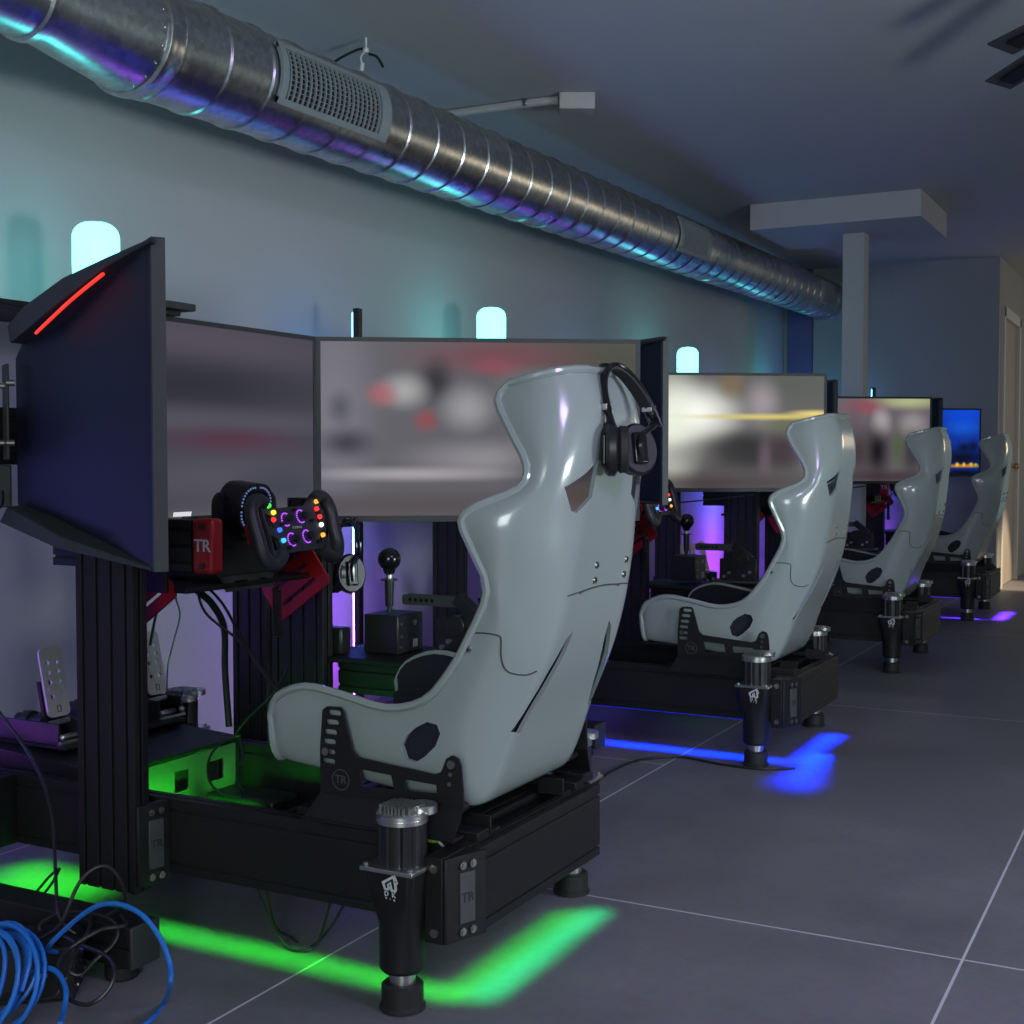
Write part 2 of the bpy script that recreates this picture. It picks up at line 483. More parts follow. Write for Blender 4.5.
# door in the side wall
dr = thing('door_1', '', 'door', (-1.37, 11.1, 0))
for k in ('label', 'category'): del dr[k]
struct(dr)
MB().box(-1.40, -1.375, 10.68, 11.57, 0.005, 2.11).build('door_leaf', 'door', dr, 0.003)
mb = MB(); mb.box(-1.47, -1.345, 10.61, 10.69, 0, 2.18); mb.box(-1.47, -1.345, 11.56, 11.64, 0, 2.18); mb.box(-1.47, -1.345, 10.61, 11.64, 2.10, 2.18)
mb.build('door_frame', 'trimw', dr, 0.004)
mb = MB(); mb.cyl((-1.375, 11.16, 0.95), (-1.33, 11.16, 0.95), 0.012); mb.ball((-1.315, 11.16, 0.95), 0.027); mb.cyl((-1.376, 11.16, 0.95), (-1.368, 11.16, 0.95), 0.03)
mb.build('door_handle', 'brass', dr)
# bulkhead box hung under the ceiling and the column below it
slab('trim_1', 'trim', -2.43, -1.43, 7.66, 8.50, 2.385, H - 0.002)
slab('trim_2', 'trim', -1.965, -1.835, 8.05, 8.17, 0.0, 2.385)
slab('baseboard_far', 'trimw', WX, -1.36, 10.465, 10.48, 0, 0.09)

# ------------------------------------------------------------------ duct
AX0 = V((-2.56, 4.0, 2.152)); AD = V((-0.02, 1, 0.02))
def axp(y): return AX0 + AD * (y - 4.0)
def ring(y, r, n=48): 
    c = axp(y); return [c + V((math.cos(2 * PI * i / n) * r, 0, math.sin(2 * PI * i / n) * r)) for i in range(n)]
duct = thing('ventilation_duct', 'long round galvanised spiral duct running under the ceiling along the left wall', 'duct', tuple(axp(4.0)))
DR = 0.151
rings = []
y = 2.66
seam_ys = []
while y < 10.46:
    rings += [ring(y, DR), ring(y + 0.006, DR + 0.005), ring(y + 0.016, DR + 0.005), ring(y + 0.022, DR)]
    y += 0.19 if y < 3.0 or y > 3.7 else 0.19
rings.append(ring(10.47, DR))
mb = MB(); mb.loft(rings); mb.build('spiral_pipe', 'galv', duct)
mb = MB(); mb.loft([ring(2.60, DR + 0.002), ring(2.605, DR + 0.010), ring(2.63, DR + 0.010), ring(2.64, DR + 0.004), ring(2.70, DR + 0.004)]); mb.build('collar', 'galv', duct)
def ring2(y, r, dx, dz, n=48):
    c = axp(y) + V((dx, 0, dz)); return [c + V((math.cos(2 * PI * i / n) * r, 0, math.sin(2 * PI * i / n) * r)) for i in range(n)]
mb = MB(); mb.loft([ring2(2.27, 0.113, 0, 0.01), ring2(2.31, 0.113, 0, 0.01), ring(2.60, DR), ring(2.62, DR)])
rv = mb.build('reducer', 'galv', duct)
mb = MB(); mb.loft([ring2(-1.0, 0.110, 0, 0.01), ring2(1.6, 0.110, 0, 0.01), ring2(1.605, 0.116, 0, 0.01), ring2(1.625, 0.116, 0, 0.01), ring2(1.63, 0.110, 0, 0.01),
    ring2(2.0, 0.110, 0, 0.01), ring2(2.005, 0.115, 0, 0.01), ring2(2.02, 0.115, 0, 0.01), ring2(2.025, 0.11, 0, 0.01),
    ring2(2.25, 0.110, 0, 0.01), ring2(2.255, 0.118, 0, 0.01), ring2(2.275, 0.118, 0, 0.01), ring2(2.28, 0.110, 0, 0.01)])
mb.build('narrow_pipe', 'galv', duct)
mb = MB()
for i in range(14):
    a = math.radians(-75 + i * 18)
    c = axp(2.585) + V((math.cos(a), 0, math.sin(a))) * (DR - 0.001); mb.ball(c, 0.0035, n=8)
for i in range(10):
    t = i / 9; yy = 2.33 + 0.25 * t; rr = 0.113 + (DR - 0.113) * t; a = math.radians(48)
    mb.ball(axp(yy) + V((math.cos(a), 0, math.sin(a))) * rr, 0.0035, n=8)
mb.build('rivet', 'bolt', duct)
def register(y0, y1, nb, sc=1.0):
    """curved duct grille on the room side of the pipe"""
    a0, a1 = math.radians(-34), math.radians(33)
    r0 = DR + 0.004
    def P(y, a, r): return axp(y) + V((math.cos(a), 0, math.sin(a))) * r
    g = None
    mb = MB(); n = 12
    def strip(ya, yb, aa, ab, r_in, r_out):
        A = []
        for i in range(n + 1):
            a = aa + (ab - aa) * i / n
            A.append([P(ya, a, r_in), P(yb, a, r_in), P(yb, a, r_out), P(ya, a, r_out)])
        mb.loft(A)
    fw = 0.028; fa = math.radians(7)
    strip(y0, y0 + fw, a0, a1, r0, r0 + 0.012); strip(y1 - fw * 2, y1, a0, a1, r0, r0 + 0.012)
    strip(y0, y1, a0, a0 + fa, r0, r0 + 0.012); strip(y0, y1, a1 - fa, a1, r0, r0 + 0.012)
    g = mb.build('register_frame', 'grille', duct, 0.001)
    mb = MB(); strip(y0 + 0.01, y1 - 0.01, a0 + 0.02, a1 - 0.02, r0 - 0.002, r0 + 0.001); mb.build('register_throat', 'dark', g)
    mb = MB()
    for i in range(nb):
        yy = y0 + fw + (y1 - y0 - 3 * fw) * (i + 0.5) / nb
        strip(yy - 0.003, yy + 0.003, a0 + fa, a1 - fa, r0 + 0.004, r0 + 0.010)
    for k in range(1, 10):
        a = a0 + fa + (a1 - a0 - 2 * fa) * k / 10
        strip(y0 + fw, y1 - 2 * fw, a - 0.006, a + 0.006, r0 + 0.003, r0 + 0.006)
    mb.build('register_vanes', 'grille', g, smooth=False)
register(3.07, 3.66, 20)
register(6.55, 7.05, 16)
register(9.7, 10.1, 12)

# conduit with junction box on the ceiling
jb = thing('junction_box', 'small grey junction box on the ceiling at the end of a pale conduit', 'junction box', (-2.36, 5.04, H - 0.04))
d = (at(596, 96, Z=H) - at(557, 97, Z=H)).normalized()
MB().obox((-2.36, 5.04, H - 0.036), (0.88, 0.47, 0), (-0.47, 0.88, 0), (0, 0, 1), 0.15, 0.12, 0.07).build('box_body', 'box', jb, 0.004)
pc = [V((-2.43, 5.01, H - 0.02)), V((-2.52, 4.99, H - 0.02)), V((-2.64, 4.985, H - 0.02)), V((-3.0, 4.98, H - 0.02))]
MB().tube(pc, 0.018, 10, 4).build('conduit', 'box', jb)
MB().obox((-2.57, 4.99, H - 0.018), (1, 0, 0), (0, 1, 0), (0, 0, 1), 0.02, 0.05, 0.03).build('conduit_clip', 'bolt', jb, 0.003)
# loose ceiling wires above the duct
cw = thing('ceiling_cable_stub', 'short dark wires with a white plug hanging from the ceiling above the duct grille', 'cable', tuple(at(366, 50, Y=4.0)))
w0 = at(366, 50, Y=4.0)
mb = MB(); mb.tube([at(334, 62, Y=4.0), at(346, 55, Y=4.0), at(360, 49, Y=4.0), w0], 0.005); mb.tube([at(369, 54, Y=4.0), at(377, 57, Y=4.0), at(383, 67, Y=4.0)], 0.005)
mb.build('black_wire', 'black_cable', cw)
mb = MB(); mb.ball(w0, 0.012, n=10); mb.tube([w0, at(361, 57, Y=4.0), at(362, 64, Y=4.0)], 0.004); mb.tube([w0, V((w0.x, w0.y, H))], 0.004, smooth=1); mb.build('white_wire', 'white', cw)
MB().cyl(at(362.5, 63, Y=4.0), at(361.5, 71, Y=4.0), 0.008).build('white_plug', 'white', cw)

# ceiling fan: only blade ends show
fan = thing('ceiling_fan', 'ceiling fan whose dark paddle blades reach in at the top right corner', 'fan', (0.1, 3.75, H - 0.2))
hub = V((0.10, 3.75, 2.33))
mb = MB(); mb.lathe((hub.x, hub.y, 0), [(0.03, 2.55), (0.05, 2.5), (0.02, 2.49), (0.02, 2.42), (0.11, 2.41), (0.13, 2.35), (0.11, 2.28), (0.05, 2.26)]); mb.build('motor', 'gunmetal', fan)
tips = [at(1000, 46, Z=2.34), at(998, 82, Z=2.34)]
base_ang = [math.atan2((t - hub).y, (t - hub).x) for t in tips]
angs = base_ang + [base_ang[0] - 1.25, base_ang[0] - 2.5, base_ang[0] - 3.8]
for k, a in enumerate(angs):
    dd = V((math.cos(a), math.sin(a), 0)); nn = V((-dd.y, dd.x, 0))
    ln = (tips[k] - hub).length if k < 2 else 0.8
    wv = (nn + V((0, 0, 0.25))).normalized()
    b = MB().obox(hub + dd * (ln + 0.16) / 2, dd, wv, dd.cross(wv), ln - 0.16, 0.10, 0.007).build('blade', 'gunmetal', fan, 0.002)
    MB().obox(hub + dd * (ln + 0.10) / 2 + V((0, 0, -0.008)), dd, wv, dd.cross(wv), ln - 0.24, 0.05, 0.010).build('blade_arm', 'dark', b)

# ------------------------------------------------------------------ rig frame
def actuator(parent, cx, cy, emblem=True):
    mb = MB(); n = 32
    def sq(z, w, r):   # rounded square to circle blend ring
        out = []
        for i in range(n):
            a = 2 * PI * (i + 0.5) / n
            c, s = math.cos(a), math.sin(a)
            k = w / max(abs(c), abs(s)); rad = min(k, w * 1.28) if r is None else r
            out.append(V((cx + c * rad, cy + s * rad, z)))
        return out
    mb.loft([sq(0.072, 0, 0.037), sq(0.078, 0, 0.0425), sq(0.165, 0, 0.0435), sq(0.215, 0.047, None), sq(0.262, 0.053, None)])
    act = mb.build('actuator', 'alu2', parent, 0.0015)
    MB().lathe((cx, cy, 0), [(0.036, 0.0), (0.0425, 0.002), (0.0425, 0.008), (0.0385, 0.012), (0.0385, 0.046), (0.034, 0.05)], 32).build('foot', 'rubber', act)
    MB().lathe((cx, cy, 0), [(0.024, 0.048), (0.024, 0.075)], 28).build('piston', 'silver', act)
    mb = MB(); mb.obox((cx, cy, 0.2665), (1, 0, 0), (0, 1, 0), (0, 0, 1), 0.112, 0.112, 0.008)
    for sx in (-1, 1):
        for sy in (-1, 1): mb.cyl((cx + sx * 0.047, cy + sy * 0.047, 0.27), (cx + sx * 0.047, cy + sy * 0.047, 0.276), 0.005, n=10)
    mb.build('flange', 'silver', act, 0.0015)
    mb = MB(); n2 = 72; rg = []
    for z in (0.2705, 0.345):
        rg.append([V((cx + math.cos(2 * PI * i / n2) * (0.0455 if i % 6 else 0.042), cy + math.sin(2 * PI * i / n2) * (0.0455 if i % 6 else 0.042), z)) for i in range(n2)])
    mb.loft(rg); mb.build('motor', 'plastic', act)
    mb = MB(); mb.lathe((cx, cy, 0), [(0.0445, 0.345), (0.0475, 0.346), (0.0475, 0.3525), (0.0465, 0.3535), (0.0475, 0.3545), (0.0475, 0.362), (0.044, 0.365)], 36)
    mb.lathe((cx + 0.022, cy + 0.03, 0), [(0.03, 0.358), (0.03, 0.371), (0.028, 0.373)], 24)
    for i in range(-5, 6):
        for j in range(-5, 6):
            x, y_ = i * 0.0078, j * 0.0078
            if x * x + y_ * y_ < 0.039 ** 2: mb.obox((cx + x, cy + y_, 0.370), (1, 0, 0), (0, 1, 0), (0, 0, 1), 0.0035, 0.0055, 0.014)
    mb.build('finned_cap', 'silver', act, smooth=True)
    if emblem:
        zc_ = at(390.1, 887.3, Y=1.972 - 0.0525).z
        xo_ = at(390.1, 887.3, Y=1.972 - 0.0525).x + 1.27
        o = V((cx + xo_, cy - 0.0515 - 0.09 * (zc_ - 0.232), zc_)); u = V((1, 0, 0)); v = V((0, -0.09, 1)).normalized()
        E_ = lambda pts: [((x - 515) * 9.8e-5, -(y - 560) * 8.8e-5) for x, y in pts]
        plate('emblem', E_([(335, 470), (630, 275), (690, 460), (650, 500), (660, 590), (630, 655), (530, 655), (510, 575), (482, 640), (385, 635)]),
              [E_([(395, 495), (585, 362), (612, 560), (588, 622), (562, 600), (532, 440), (448, 512), (462, 590), (412, 596)]), E_([(482, 548), (508, 490), (530, 550)]), E_([(614, 410), (645, 405), (650, 445), (620, 450)])],
              0.0012, o, u, v, 'white', act)
        for ch_, x_, y_, sz_ in (('D', 425, 715, 0.0125), ('K', 580, 728, 0.0125), ('R', 415, 802, 0.005), ('I', 500, 815, 0.005), ('G', 585, 830, 0.005)):
            a_, b_ = E_([(x_, y_)])[0]
            text('emblem_letter', ch_, sz_, o + u * a_ + v * b_, u, v, 'white', act, 0.0006)
    return act

def bracket(parent, pts, z0, z1, facing_u, facing_n, cpos):
    """grey cast corner bracket between two profiles, recessed bolt pockets at top and bottom"""
    mb = MB(); mb.prism([V((x, y, z0)) for x, y in pts], (0, 0, z1 - z0))
    b = mb.build('corner_bracket', 'alu2', parent, 0.002)
    c = V(cpos); u = V(facing_u).normalized(); n = V(facing_n).normalized()
    zc = (z0 + z1) / 2
    MB().obox(V((c.x, c.y, zc)) + n * 0.001, u, n, (0, 0, 1), 0.036, 0.004, (z1 - z0) * 0.60).build('bracket_plate', 'gunmetal', b, 0.001)
    for zz in (z0 + 0.017, z1 - 0.017):
        for s in (-0.012, 0.012):
            p = V((c.x, c.y, zz)) + u * s
            mb = MB(); mb.cyl(p, p + n * 0.005, 0.0075, n=12); mb.cyl(p + n * 0.005, p + n * 0.007, 0.0045, n=6)
            mb.build('bracket_bolt', 'bolt', b)
    text('bracket_letters', 'TR', 0.024, V((c.x, c.y, zc)) + n * 0.0035, u, (0, 0, 1), 'greyprint', b, 0.0006)
    return b

ORG = V((-1.6, 2.33, 0))
def make_rig():
    t = thing('racing_simulator_frame', 'black aluminium racing simulator frame at the near left, green light on the floor below', 'simulator frame', tuple(ORG), 'black simulator frames in a row')
    YN, YF, XR, XF = 2.06, 2.60, -1.157, -2.56
    z0, z1 = 0.13, 0.287; zc = (z0 + z1) / 2; w = z1 - z0
    S2 = (-0.058, 0.055)
    for yc in (YN + 0.02, YF - 0.02):
        mb = MB(); beam(mb, (XR - 0.041, yc, zc), (XF, yc, zc), (0, 0, 1), w, 0.04, S2, gd=0.005, gw=0.006); mb.build('side_beam', 'alu', t, 0.0012, smooth=False)
    mb = MB(); beam(mb, (XR - 0.02, YN, zc), (XR - 0.02, YF, zc), (0, 0, 1), w, 0.04, S2, gd=0.005, gw=0.006); mb.build('rear_beam', 'alu', t, 0.0012, smooth=False)
    mb = MB(); beam(mb, (XF + 0.02, YN + 0.041, zc), (XF + 0.02, YF - 0.041, zc), (0, 0, 1), w, 0.04, S2, gd=0.005, gw=0.006); mb.build('front_beam', 'alu', t, 0.0012, smooth=False)
    for x in (-1.29, -1.47, -1.60):
        mb = MB(); beam(mb, (x, YN + 0.041, z1 - 0.022), (x, YF - 0.041, z1 - 0.022), (1, 0, 0), 0.08, 0.04, (-0.02, 0.02), gd=0.006); mb.build('cross_beam', 'alu', t, 0.001, smooth=False)
    # seat slider rails and brackets on top of the cross beams
    for yc in (2.115, 2.545):
        MB().box(-1.60, -1.18, yc - 0.022, yc + 0.022, z1 - 0.001, z1 + 0.016).build('seat_rail', 'alu2', t, 0.002)
    for yc in (2.17, 2.49):
        mb = MB()
        mb.box(-1.245, -1.185, yc - 0.02, yc + 0.02, z1 + 0.0, z1 + 0.006); mb.box(-1.245, -1.185, yc - 0.02, yc - 0.014, z1, z1 + 0.035)
        mb.build('rail_clamp', 'alu2', t, 0.001)
    # tray under the middle
    mb = MB(); mb.box(-2.30, -1.33, 2.11, 2.55, 0.150, 0.156); mb.build('belly_tray', 'tray', t, smooth=False)
    for (x, y_, c) in ((-1.85, 2.25, 0.07), (-1.98, 2.42, 0.05)):
        mb = MB(); mb.box(x - 0.10, x + 0.10, y_ - c, y_ + c, 0.157, 0.21); mb.build('control_box', 'plastic', t, 0.008)
    # four actuators on mounting plates
    for (cx, sx) in ((-1.27, 1), (-2.448, 1)):
        for (cy, s) in ((1.972, -1), (2.692, 1)):
            actuator(t, cx, cy, emblem=(s < 0))
            yb = YN if s < 0 else YF
            mb = MB(); mb.box(cx + (0.047 if s < 0 else 0.0), cx + (0.085 if s < 0 else 0.055), min(yb, cy + s * 0.0), max(yb, cy + s * 0.0), z0, z1)
            mp = mb.build('actuator_mount', 'alu2', t, 0.002)
            for zz in (z0 + 0.02, z1 - 0.02): MB().cyl((cx + (0.068 if s < 0 else 0.045), cy, zz), (cx + (0.068 if s < 0 else 0.045), cy + s * 0.004, zz), 0.008, n=14).build('mount_bolt', 'bolt', mp)
    c45 = V((0.707, 0.707, 0)); n45 = V((0.707, -0.707, 0))
    bracket(t, [(-1.1845, 1.9725), (-1.178, 1.9725), (-1.146, 2.064), (-1.1565, 2.064), (-1.1565, 2.0595), (-1.1845, 2.0595)], z0 + 0.001, z1 - 0.001, (0.33, 0.944, 0), (0.944, -0.33, 0), (-1.1615, 2.019))
    # uprights
    for (yc, s) in ((2.003, -1), (2.657, 1)):
        mb = MB(); beam(mb, (-2.01, yc, 0.10), (-2.01, yc, 0.90), (1, 0, 0), 0.16, 0.042, (-0.06, -0.02, 0.02, 0.06), gd=0.008, gw=0.007)
        mb.build('upright', 'alu', t, 0.0012, smooth=False)
        MB().box(-2.09, -1.93, yc - 0.021, yc + 0.021, 0.9005, 0.905).build('upright_cap', 'plastic', t, 0.001)
    bracket(t, [(-1.9295, 1.983), (-1.922, 1.983), (-1.905, 2.0595), (-1.9295, 2.0595)], 0.115, 0.285, (0.22, 1, 0), (1, -0.22, 0), (-1.9125, 2.024))
    # wheel deck arms with red end plates, slanted red brackets
    for (yc, s) in ((2.085, -1), (2.575, 1)):
        mb = MB(); beam(mb, (-2.24, yc, 0.822), (-1.842 if s < 0 else -1.93, yc, 0.822), (0, 0, 1), 0.108, 0.05, (-0.034, 0.0, 0.034), gd=0.007, gw=0.006); mb.build('deck_arm', 'alu', t, 0.0012, smooth=False)
        if s < 0:
            ep = MB().box(-1.838, -1.782, yc - 0.029, yc + 0.010, 0.765, 0.880).build('red_end_plate', 'red', t, 0.010, seg=3)
            for zz in (0.782, 0.862): MB().cyl((-1.808, yc - 0.028, zz), (-1.808, yc - 0.033, zz), 0.007, n=12).build('plate_bolt', 'plastic', ep)
            text('plate_letters', 'TR', 0.036, (-1.808, yc - 0.0298, 0.823), (1, 0, 0), (0, 0, 1), 'white', ep, 0.0006)
        ca, sa = math.cos(0.62), math.sin(0.62)
        cx = -1.945 if s > 0 else -2.035; cz = 0.698 if s > 0 else 0.700
        plate('red_bracket', rrect(0, 0, 0.185, 0.105, 0.014), [rrect(0, 0.022, 0.12, 0.010, 0.0045), rrect(0, -0.022, 0.12, 0.010, 0.0045)], 0.008, (cx, yc + (0.030 if s > 0 else -0.030) * -1.0, cz), (ca, 0, sa), (-sa, 0, ca), 'red', t)
    # upper cross plate joining the arms, carries the wheel base
    MB().box(-2.16, -1.90, 2.112, 2.548, 0.715, 0.727).build('wheel_deck', 'alu2', t, 0.002)
    for y_ in (2.108, 2.552): MB().box(-2.14, -1.95, y_ - 0.006, y_ + 0.006, 0.715, 0.80).build('deck_hanger', 'alu2', t, 0.002)
    # pedal deck
    mb = MB(); mb.prism([V((-2.13, 2.102, 0.296)), V((-2.13, 2.558, 0.296)), V((-2.56, 2.558, 0.325)), V((-2.56, 2.102, 0.325))], (0, 0, 0.008))
    pdk = mb.build('pedal_deck', 'alu2', t, 0.001)
    for y_ in (2.11, 2.55):
        z_ = (0.20, 0.296)
        mb = MB(); mb.prism([V((-2.13, y_ - 0.003, 0.296)), V((-2.56, y_ - 0.003, 0.325)), V((-2.56, y_ - 0.003, 0.2)), V((-2.13, y_ - 0.003, 0.2))], (0, 0.006, 0)); mb.build('deck_side', 'alu2', pdk)
    hol = [rrect(-0.13, 0, 0.06, 0.045, 0.004), rrect(0.02, 0, 0.05, 0.05, 0.004), rrect(0.14, 0.0, 0.06, 0.05, 0.004)]
    plate('deck_bracket', [(-0.215, -0.065), (0.215, -0.065), (0.215, 0.055), (-0.215, 0.055)], hol, 0.004, (-2.138, 2.33, 0.235), (0, 1, 0), (0, 0, 1), 'deckplate', pdk)
    MB().box(-2.19, -2.185, 2.12, 2.54, 0.17, 0.29).build('deck_riser', 'deckplate', pdk)
    # side shelf for shifter and handbrake
    MB().box(-1.98, -1.42, 2.66, 2.93, 0.492, 0.507).build('side_shelf', 'alu2', t, 0.003)
    mb = MB(); beam(mb, (-1.93, 2.72, 0.45), (-1.45, 2.72, 0.45), (0, 0, 1), 0.08, 0.04, (-0.02, 0.02), gd=0.006); mb.build('shelf_beam', 'alu', t, 0.001, smooth=False)
    mb = MB(); beam(mb, (-1.50, 2.642, 0.20), (-1.50, 2.642, 0.49), (1, 0, 0), 0.08, 0.04, (-0.02, 0.02), gd=0.006); mb.build('shelf_post', 'alu', t, 0.001, smooth=False)
    # strip that glows under the frame
    return t

rig0 = make_rig()
rig_labels = ['', 'black aluminium racing simulator frame second from the front, bright blue light at its foot',
              'third black simulator frame from the front, its floor dark and unlit',
              'farthest black simulator frame, beside the door, violet light on its floor']
rigs = [rig0]
for k in range(1, 4): rigs.append(dup(rig0, (0, PITCHY[k], 0), rig_labels[k]))

# LED strips fixed under the frames with the light they throw
def led(parent_rig, k, col, e_long, e_rear, name, xr=-1.20):
    mat = emit_mat(name, col, 1.0)
    off = PITCHY[k]
    WLOC[parent_rig.name] = ORG + V((0, off, 0))
    MB().box(-2.50, -1.20, 2.072 + off, 2.082 + off, 0.1265, 0.1295).build('led_strip', mat, parent_rig)
    MB().box(-1.205, -1.195, 2.10 + off, 2.56 + off, 0.1265, 0.1295).build('led_strip', mat, parent_rig)
    area(name + '_long', (-1.84, 2.070 + off, 0.125), (-1.84, 2.064 + off, 0), 1.28, 0.02, e_long, col, 55)
    area(name + '_rear', (xr, 2.32 + off, 0.125), (xr, 2.32 + off, 0), 0.03, 0.50, e_rear, col, 50)
led(rigs[0], 0, (0.02, 1.0, 0.03, 1), 0.9, 0.24, 'green_floor_glow', -1.215)
led(rigs[1], 1, (0.0, 0.02, 1.0, 1), 6.5, 2.8, 'blue_floor_glow', -1.16)
led(rigs[3], 3, (0.10, 0.02, 1.0, 1), 3.0, 2.5, 'violet_floor_glow', -1.10)
area('rear_teal_glow', (-1.165, 2.34, 0.125), (-1.165, 2.34, 0), 0.03, 0.54, 0.40, (0.0, 1.0, 0.26), 50)
area('blue_corner_glow', (-1.120, 4.20, 0.125), (-1.105, 4.14, 0), 0.06, 0.42, 2.2, (0.0, 0.02, 1.0), 52)
# green light inside the nearest frame
area('green_inner_glow', (-2.035, 2.33, 0.185), (-2.14, 2.33, 0.235), 0.38, 0.02, 0.65, (0.03, 1.0, 0.03), 120)
area('green_back_glow', (-1.95, 2.14, 0.20), (-1.85, 2.56, 0.21), 0.35, 0.03, 0.25, (0.03, 1.0, 0.03), 80)
area('green_front_floor', (-2.40, 2.20, 0.125), (-2.40, 2.16, 0), 0.3, 0.2, 0.8, (0.03, 1.0, 0.03), 80)
WLOC[rigs[0].name] = ORG
MB().ball(at(147, 797, Y=2.115), 0.005, n=10).build('indicator_light', emit_mat('green_indicator', (0.1, 1, 0.15, 1), 12), rigs[0])

# ------------------------------------------------------------------ monitors
def monitor(k, which, A, B, zb, zt, mat, label, wedge=False, nsign=1.0):
    """A, B: plan positions of the left/right ends as seen by the driver; screen faces +X side"""
    A, B = V((A[0], A[1], 0)), V((B[0], B[1], 0))
    u = (B - A).normalized(); W = (B - A).length; n = V((u.y, -u.x, 0))
    if n.x < 0: n = -n
    n_in = n                                    # towards the driver
    t = thing('monitor', label, 'monitor', tuple((A + B) / 2 + V((0, 0, zb))), 'displays on the simulator stands')
    H_ = zt - zb
    P = lambda s, d, z: A + u * s + n_in * d + V((0, 0, z))
    mb = MB(); bz = 0.011; th = 0.020
    mb.loft([[P(0, -th, zb), P(0, 0, zb), P(W, 0, zb), P(W, -th, zb)], [P(0, -th, zb + 0.016), P(0, 0, zb + 0.016), P(W, 0, zb + 0.016), P(W, -th, zb + 0.016)]])
    mb.loft([[P(0, -th, zt - bz), P(0, 0, zt - bz), P(W, 0, zt - bz), P(W, -th, zt - bz)], [P(0, -th, zt), P(0, 0, zt), P(W, 0, zt), P(W, -th, zt)]])
    for s0, s1 in ((0, bz), (W - bz, W)):
        mb.loft([[P(s0, -th, zb + 0.016), P(s0, 0, zb + 0.016), P(s1, 0, zb + 0.016), P(s1, -th, zb + 0.016)], [P(s0, -th, zt - bz), P(s0, 0, zt - bz), P(s1, 0, zt - bz), P(s1, -th, zt - bz)]])
    mb.build('bezel', 'edge', t, 0.001, smooth=False)
    # screen with uv
    me = bpy.data.meshes.new('screen')
    o = WLOC[t.name]
    q = [P(bz, -0.003, zb + 0.016) - o, P(W - bz, -0.003, zb + 0.016) - o, P(W - bz, -0.003, zt - bz) - o, P(bz, -0.003, zt - bz) - o]
    q2 = [p - n_in * 0.008 for p in q]
    me.from_pydata(q + q2, [], [(0, 1, 2, 3), (7, 6, 5, 4), (0, 4, 5, 1), (1, 5, 6, 2), (2, 6, 7, 3), (3, 7, 4, 0)])
    uvl = me.uv_layers.new(name='UVMap')
    co = [(0, 0), (1, 0), (1, 1), (0, 1)] * 2
    for li, l in enumerate(me.loops): uvl.data[li].uv = co[l.vertex_index]
    finish('screen', me, mat, t, o, smooth=False)
    # back housing
    mb = MB()
    def sec(z, ins, d):      # plan ring at height z
        return [P(ins, -th, z), P(W - ins, -th, z), P(W - ins * 1.6 - 0.02, -th - d, z), P(W * 0.75, -th - d * 1.15, z), P(W * 0.25, -th - d * 1.15, z), P(ins * 1.6 + 0.02, -th - d, z)]
    if wedge:
        # back seen from outside on the nearest left display: thin at the free end (A), deep toward the join (B)
        def sw(z, ins, d):
            return [P(0.002, -th + 0.002, z), P(W - ins, -th + 0.002, z), P(W - ins, -th - d * 2.3, z), P(W * 0.62, -th - d * 1.2, z), P(0.03, -th - 0.004, z)]
        mb.loft([sw(zb + 0.01, 0.02, 0.01), sw(zb + 0.075, 0.0, 0.03), sw(zt - 0.12, 0.0, 0.03), sw(zt - 0.008, 0.02, 0.012)])
        mb.build('back_cover', 'housing', t, 0.002)
        # upper wedge: outline measured on the nearest display, the others repeat it
        oy_ = A.y - N0[1]; dx_ = A.x - N0[0]; dz_ = zb - 0.838
        A1, B1 = V((N0[0], N0[1], 0)), V((J0[0], J0[1], 0)); n1 = V(((B1 - A1).y, -(B1 - A1).x, 0)).normalized()
        if n1.x < 0: n1 = -n1
        u1 = (B1 - A1).normalized(); W1 = (B1 - A1).length
        def onback(x, y_, d):
            v = ray(x, y_); p0 = A1 - n1 * (th + d); q = CAM + v * ((p0 - CAM).dot(n1) / v.dot(n1))
            return ((q - A1).dot(u1) / W1 * W, -th - d, q.z + dz_)
        ups = [(151, 238, 0.004), (107, 257, 0.035), (62, 278, 0.062), (24, 306, 0.080), (7, 326, 0.085)]
        los = [(150, 241, 0.004), (103, 268, 0.035), (60, 301, 0.062), (28, 328, 0.080), (10, 343, 0.085)]
        rgs = []
        for a_, b_ in zip(ups, los):
            s1, d1, z1_ = onback(*a_); s2, d2, z2_ = onback(*b_)
            rgs.append([P(min(s1, W), -th + 0.003, min(zt - 0.002, z1_ + 0.02)), P(s1, d1, min(z1_, zt)), P(s2, d2, z2_), P(min(s2, W), -th + 0.003, z2_ - 0.004)])
        mb = MB(); mb.loft(rgs); wd = mb.build('back_wedge', 'hump', t, 0.003)
        mb = MB(); mb.tube([P(*onback(x, y_, 0.030)) for x, y_ in ()] or [P(*onback(103, 274, 0.036)), P(*onback(70, 301, 0.056)), P(*onback(36, 333, 0.078))], 0.0028); mb.build('red_light_bar', 'redled', t)
        mb = MB()
        a_, b_ = zb + 0.001, zb + 0.006
        S1 = [P(0.015, -th, a_), P(0.015, -th - 0.004, a_), P(0.015, -th - 0.004, b_), P(0.015, -th, b_)]
        S2_ = [P(W * 0.5, -th, a_ + 0.008), P(W * 0.5, -th - 0.07, a_ + 0.012), P(W * 0.5, -th - 0.060, a_ + 0.030), P(W * 0.5, -th, a_ + 0.035)]
        S3 = [P(W * 0.96, -th, a_ + 0.03), P(W * 0.94, -th - 0.11, a_ + 0.04), P(W * 0.94, -th - 0.095, a_ + 0.070), P(W * 0.96, -th, a_ + 0.08)]
        mb.loft([S1, S2_, S3]); mb.build('lower_wedge', 'hump', t, 0.003)
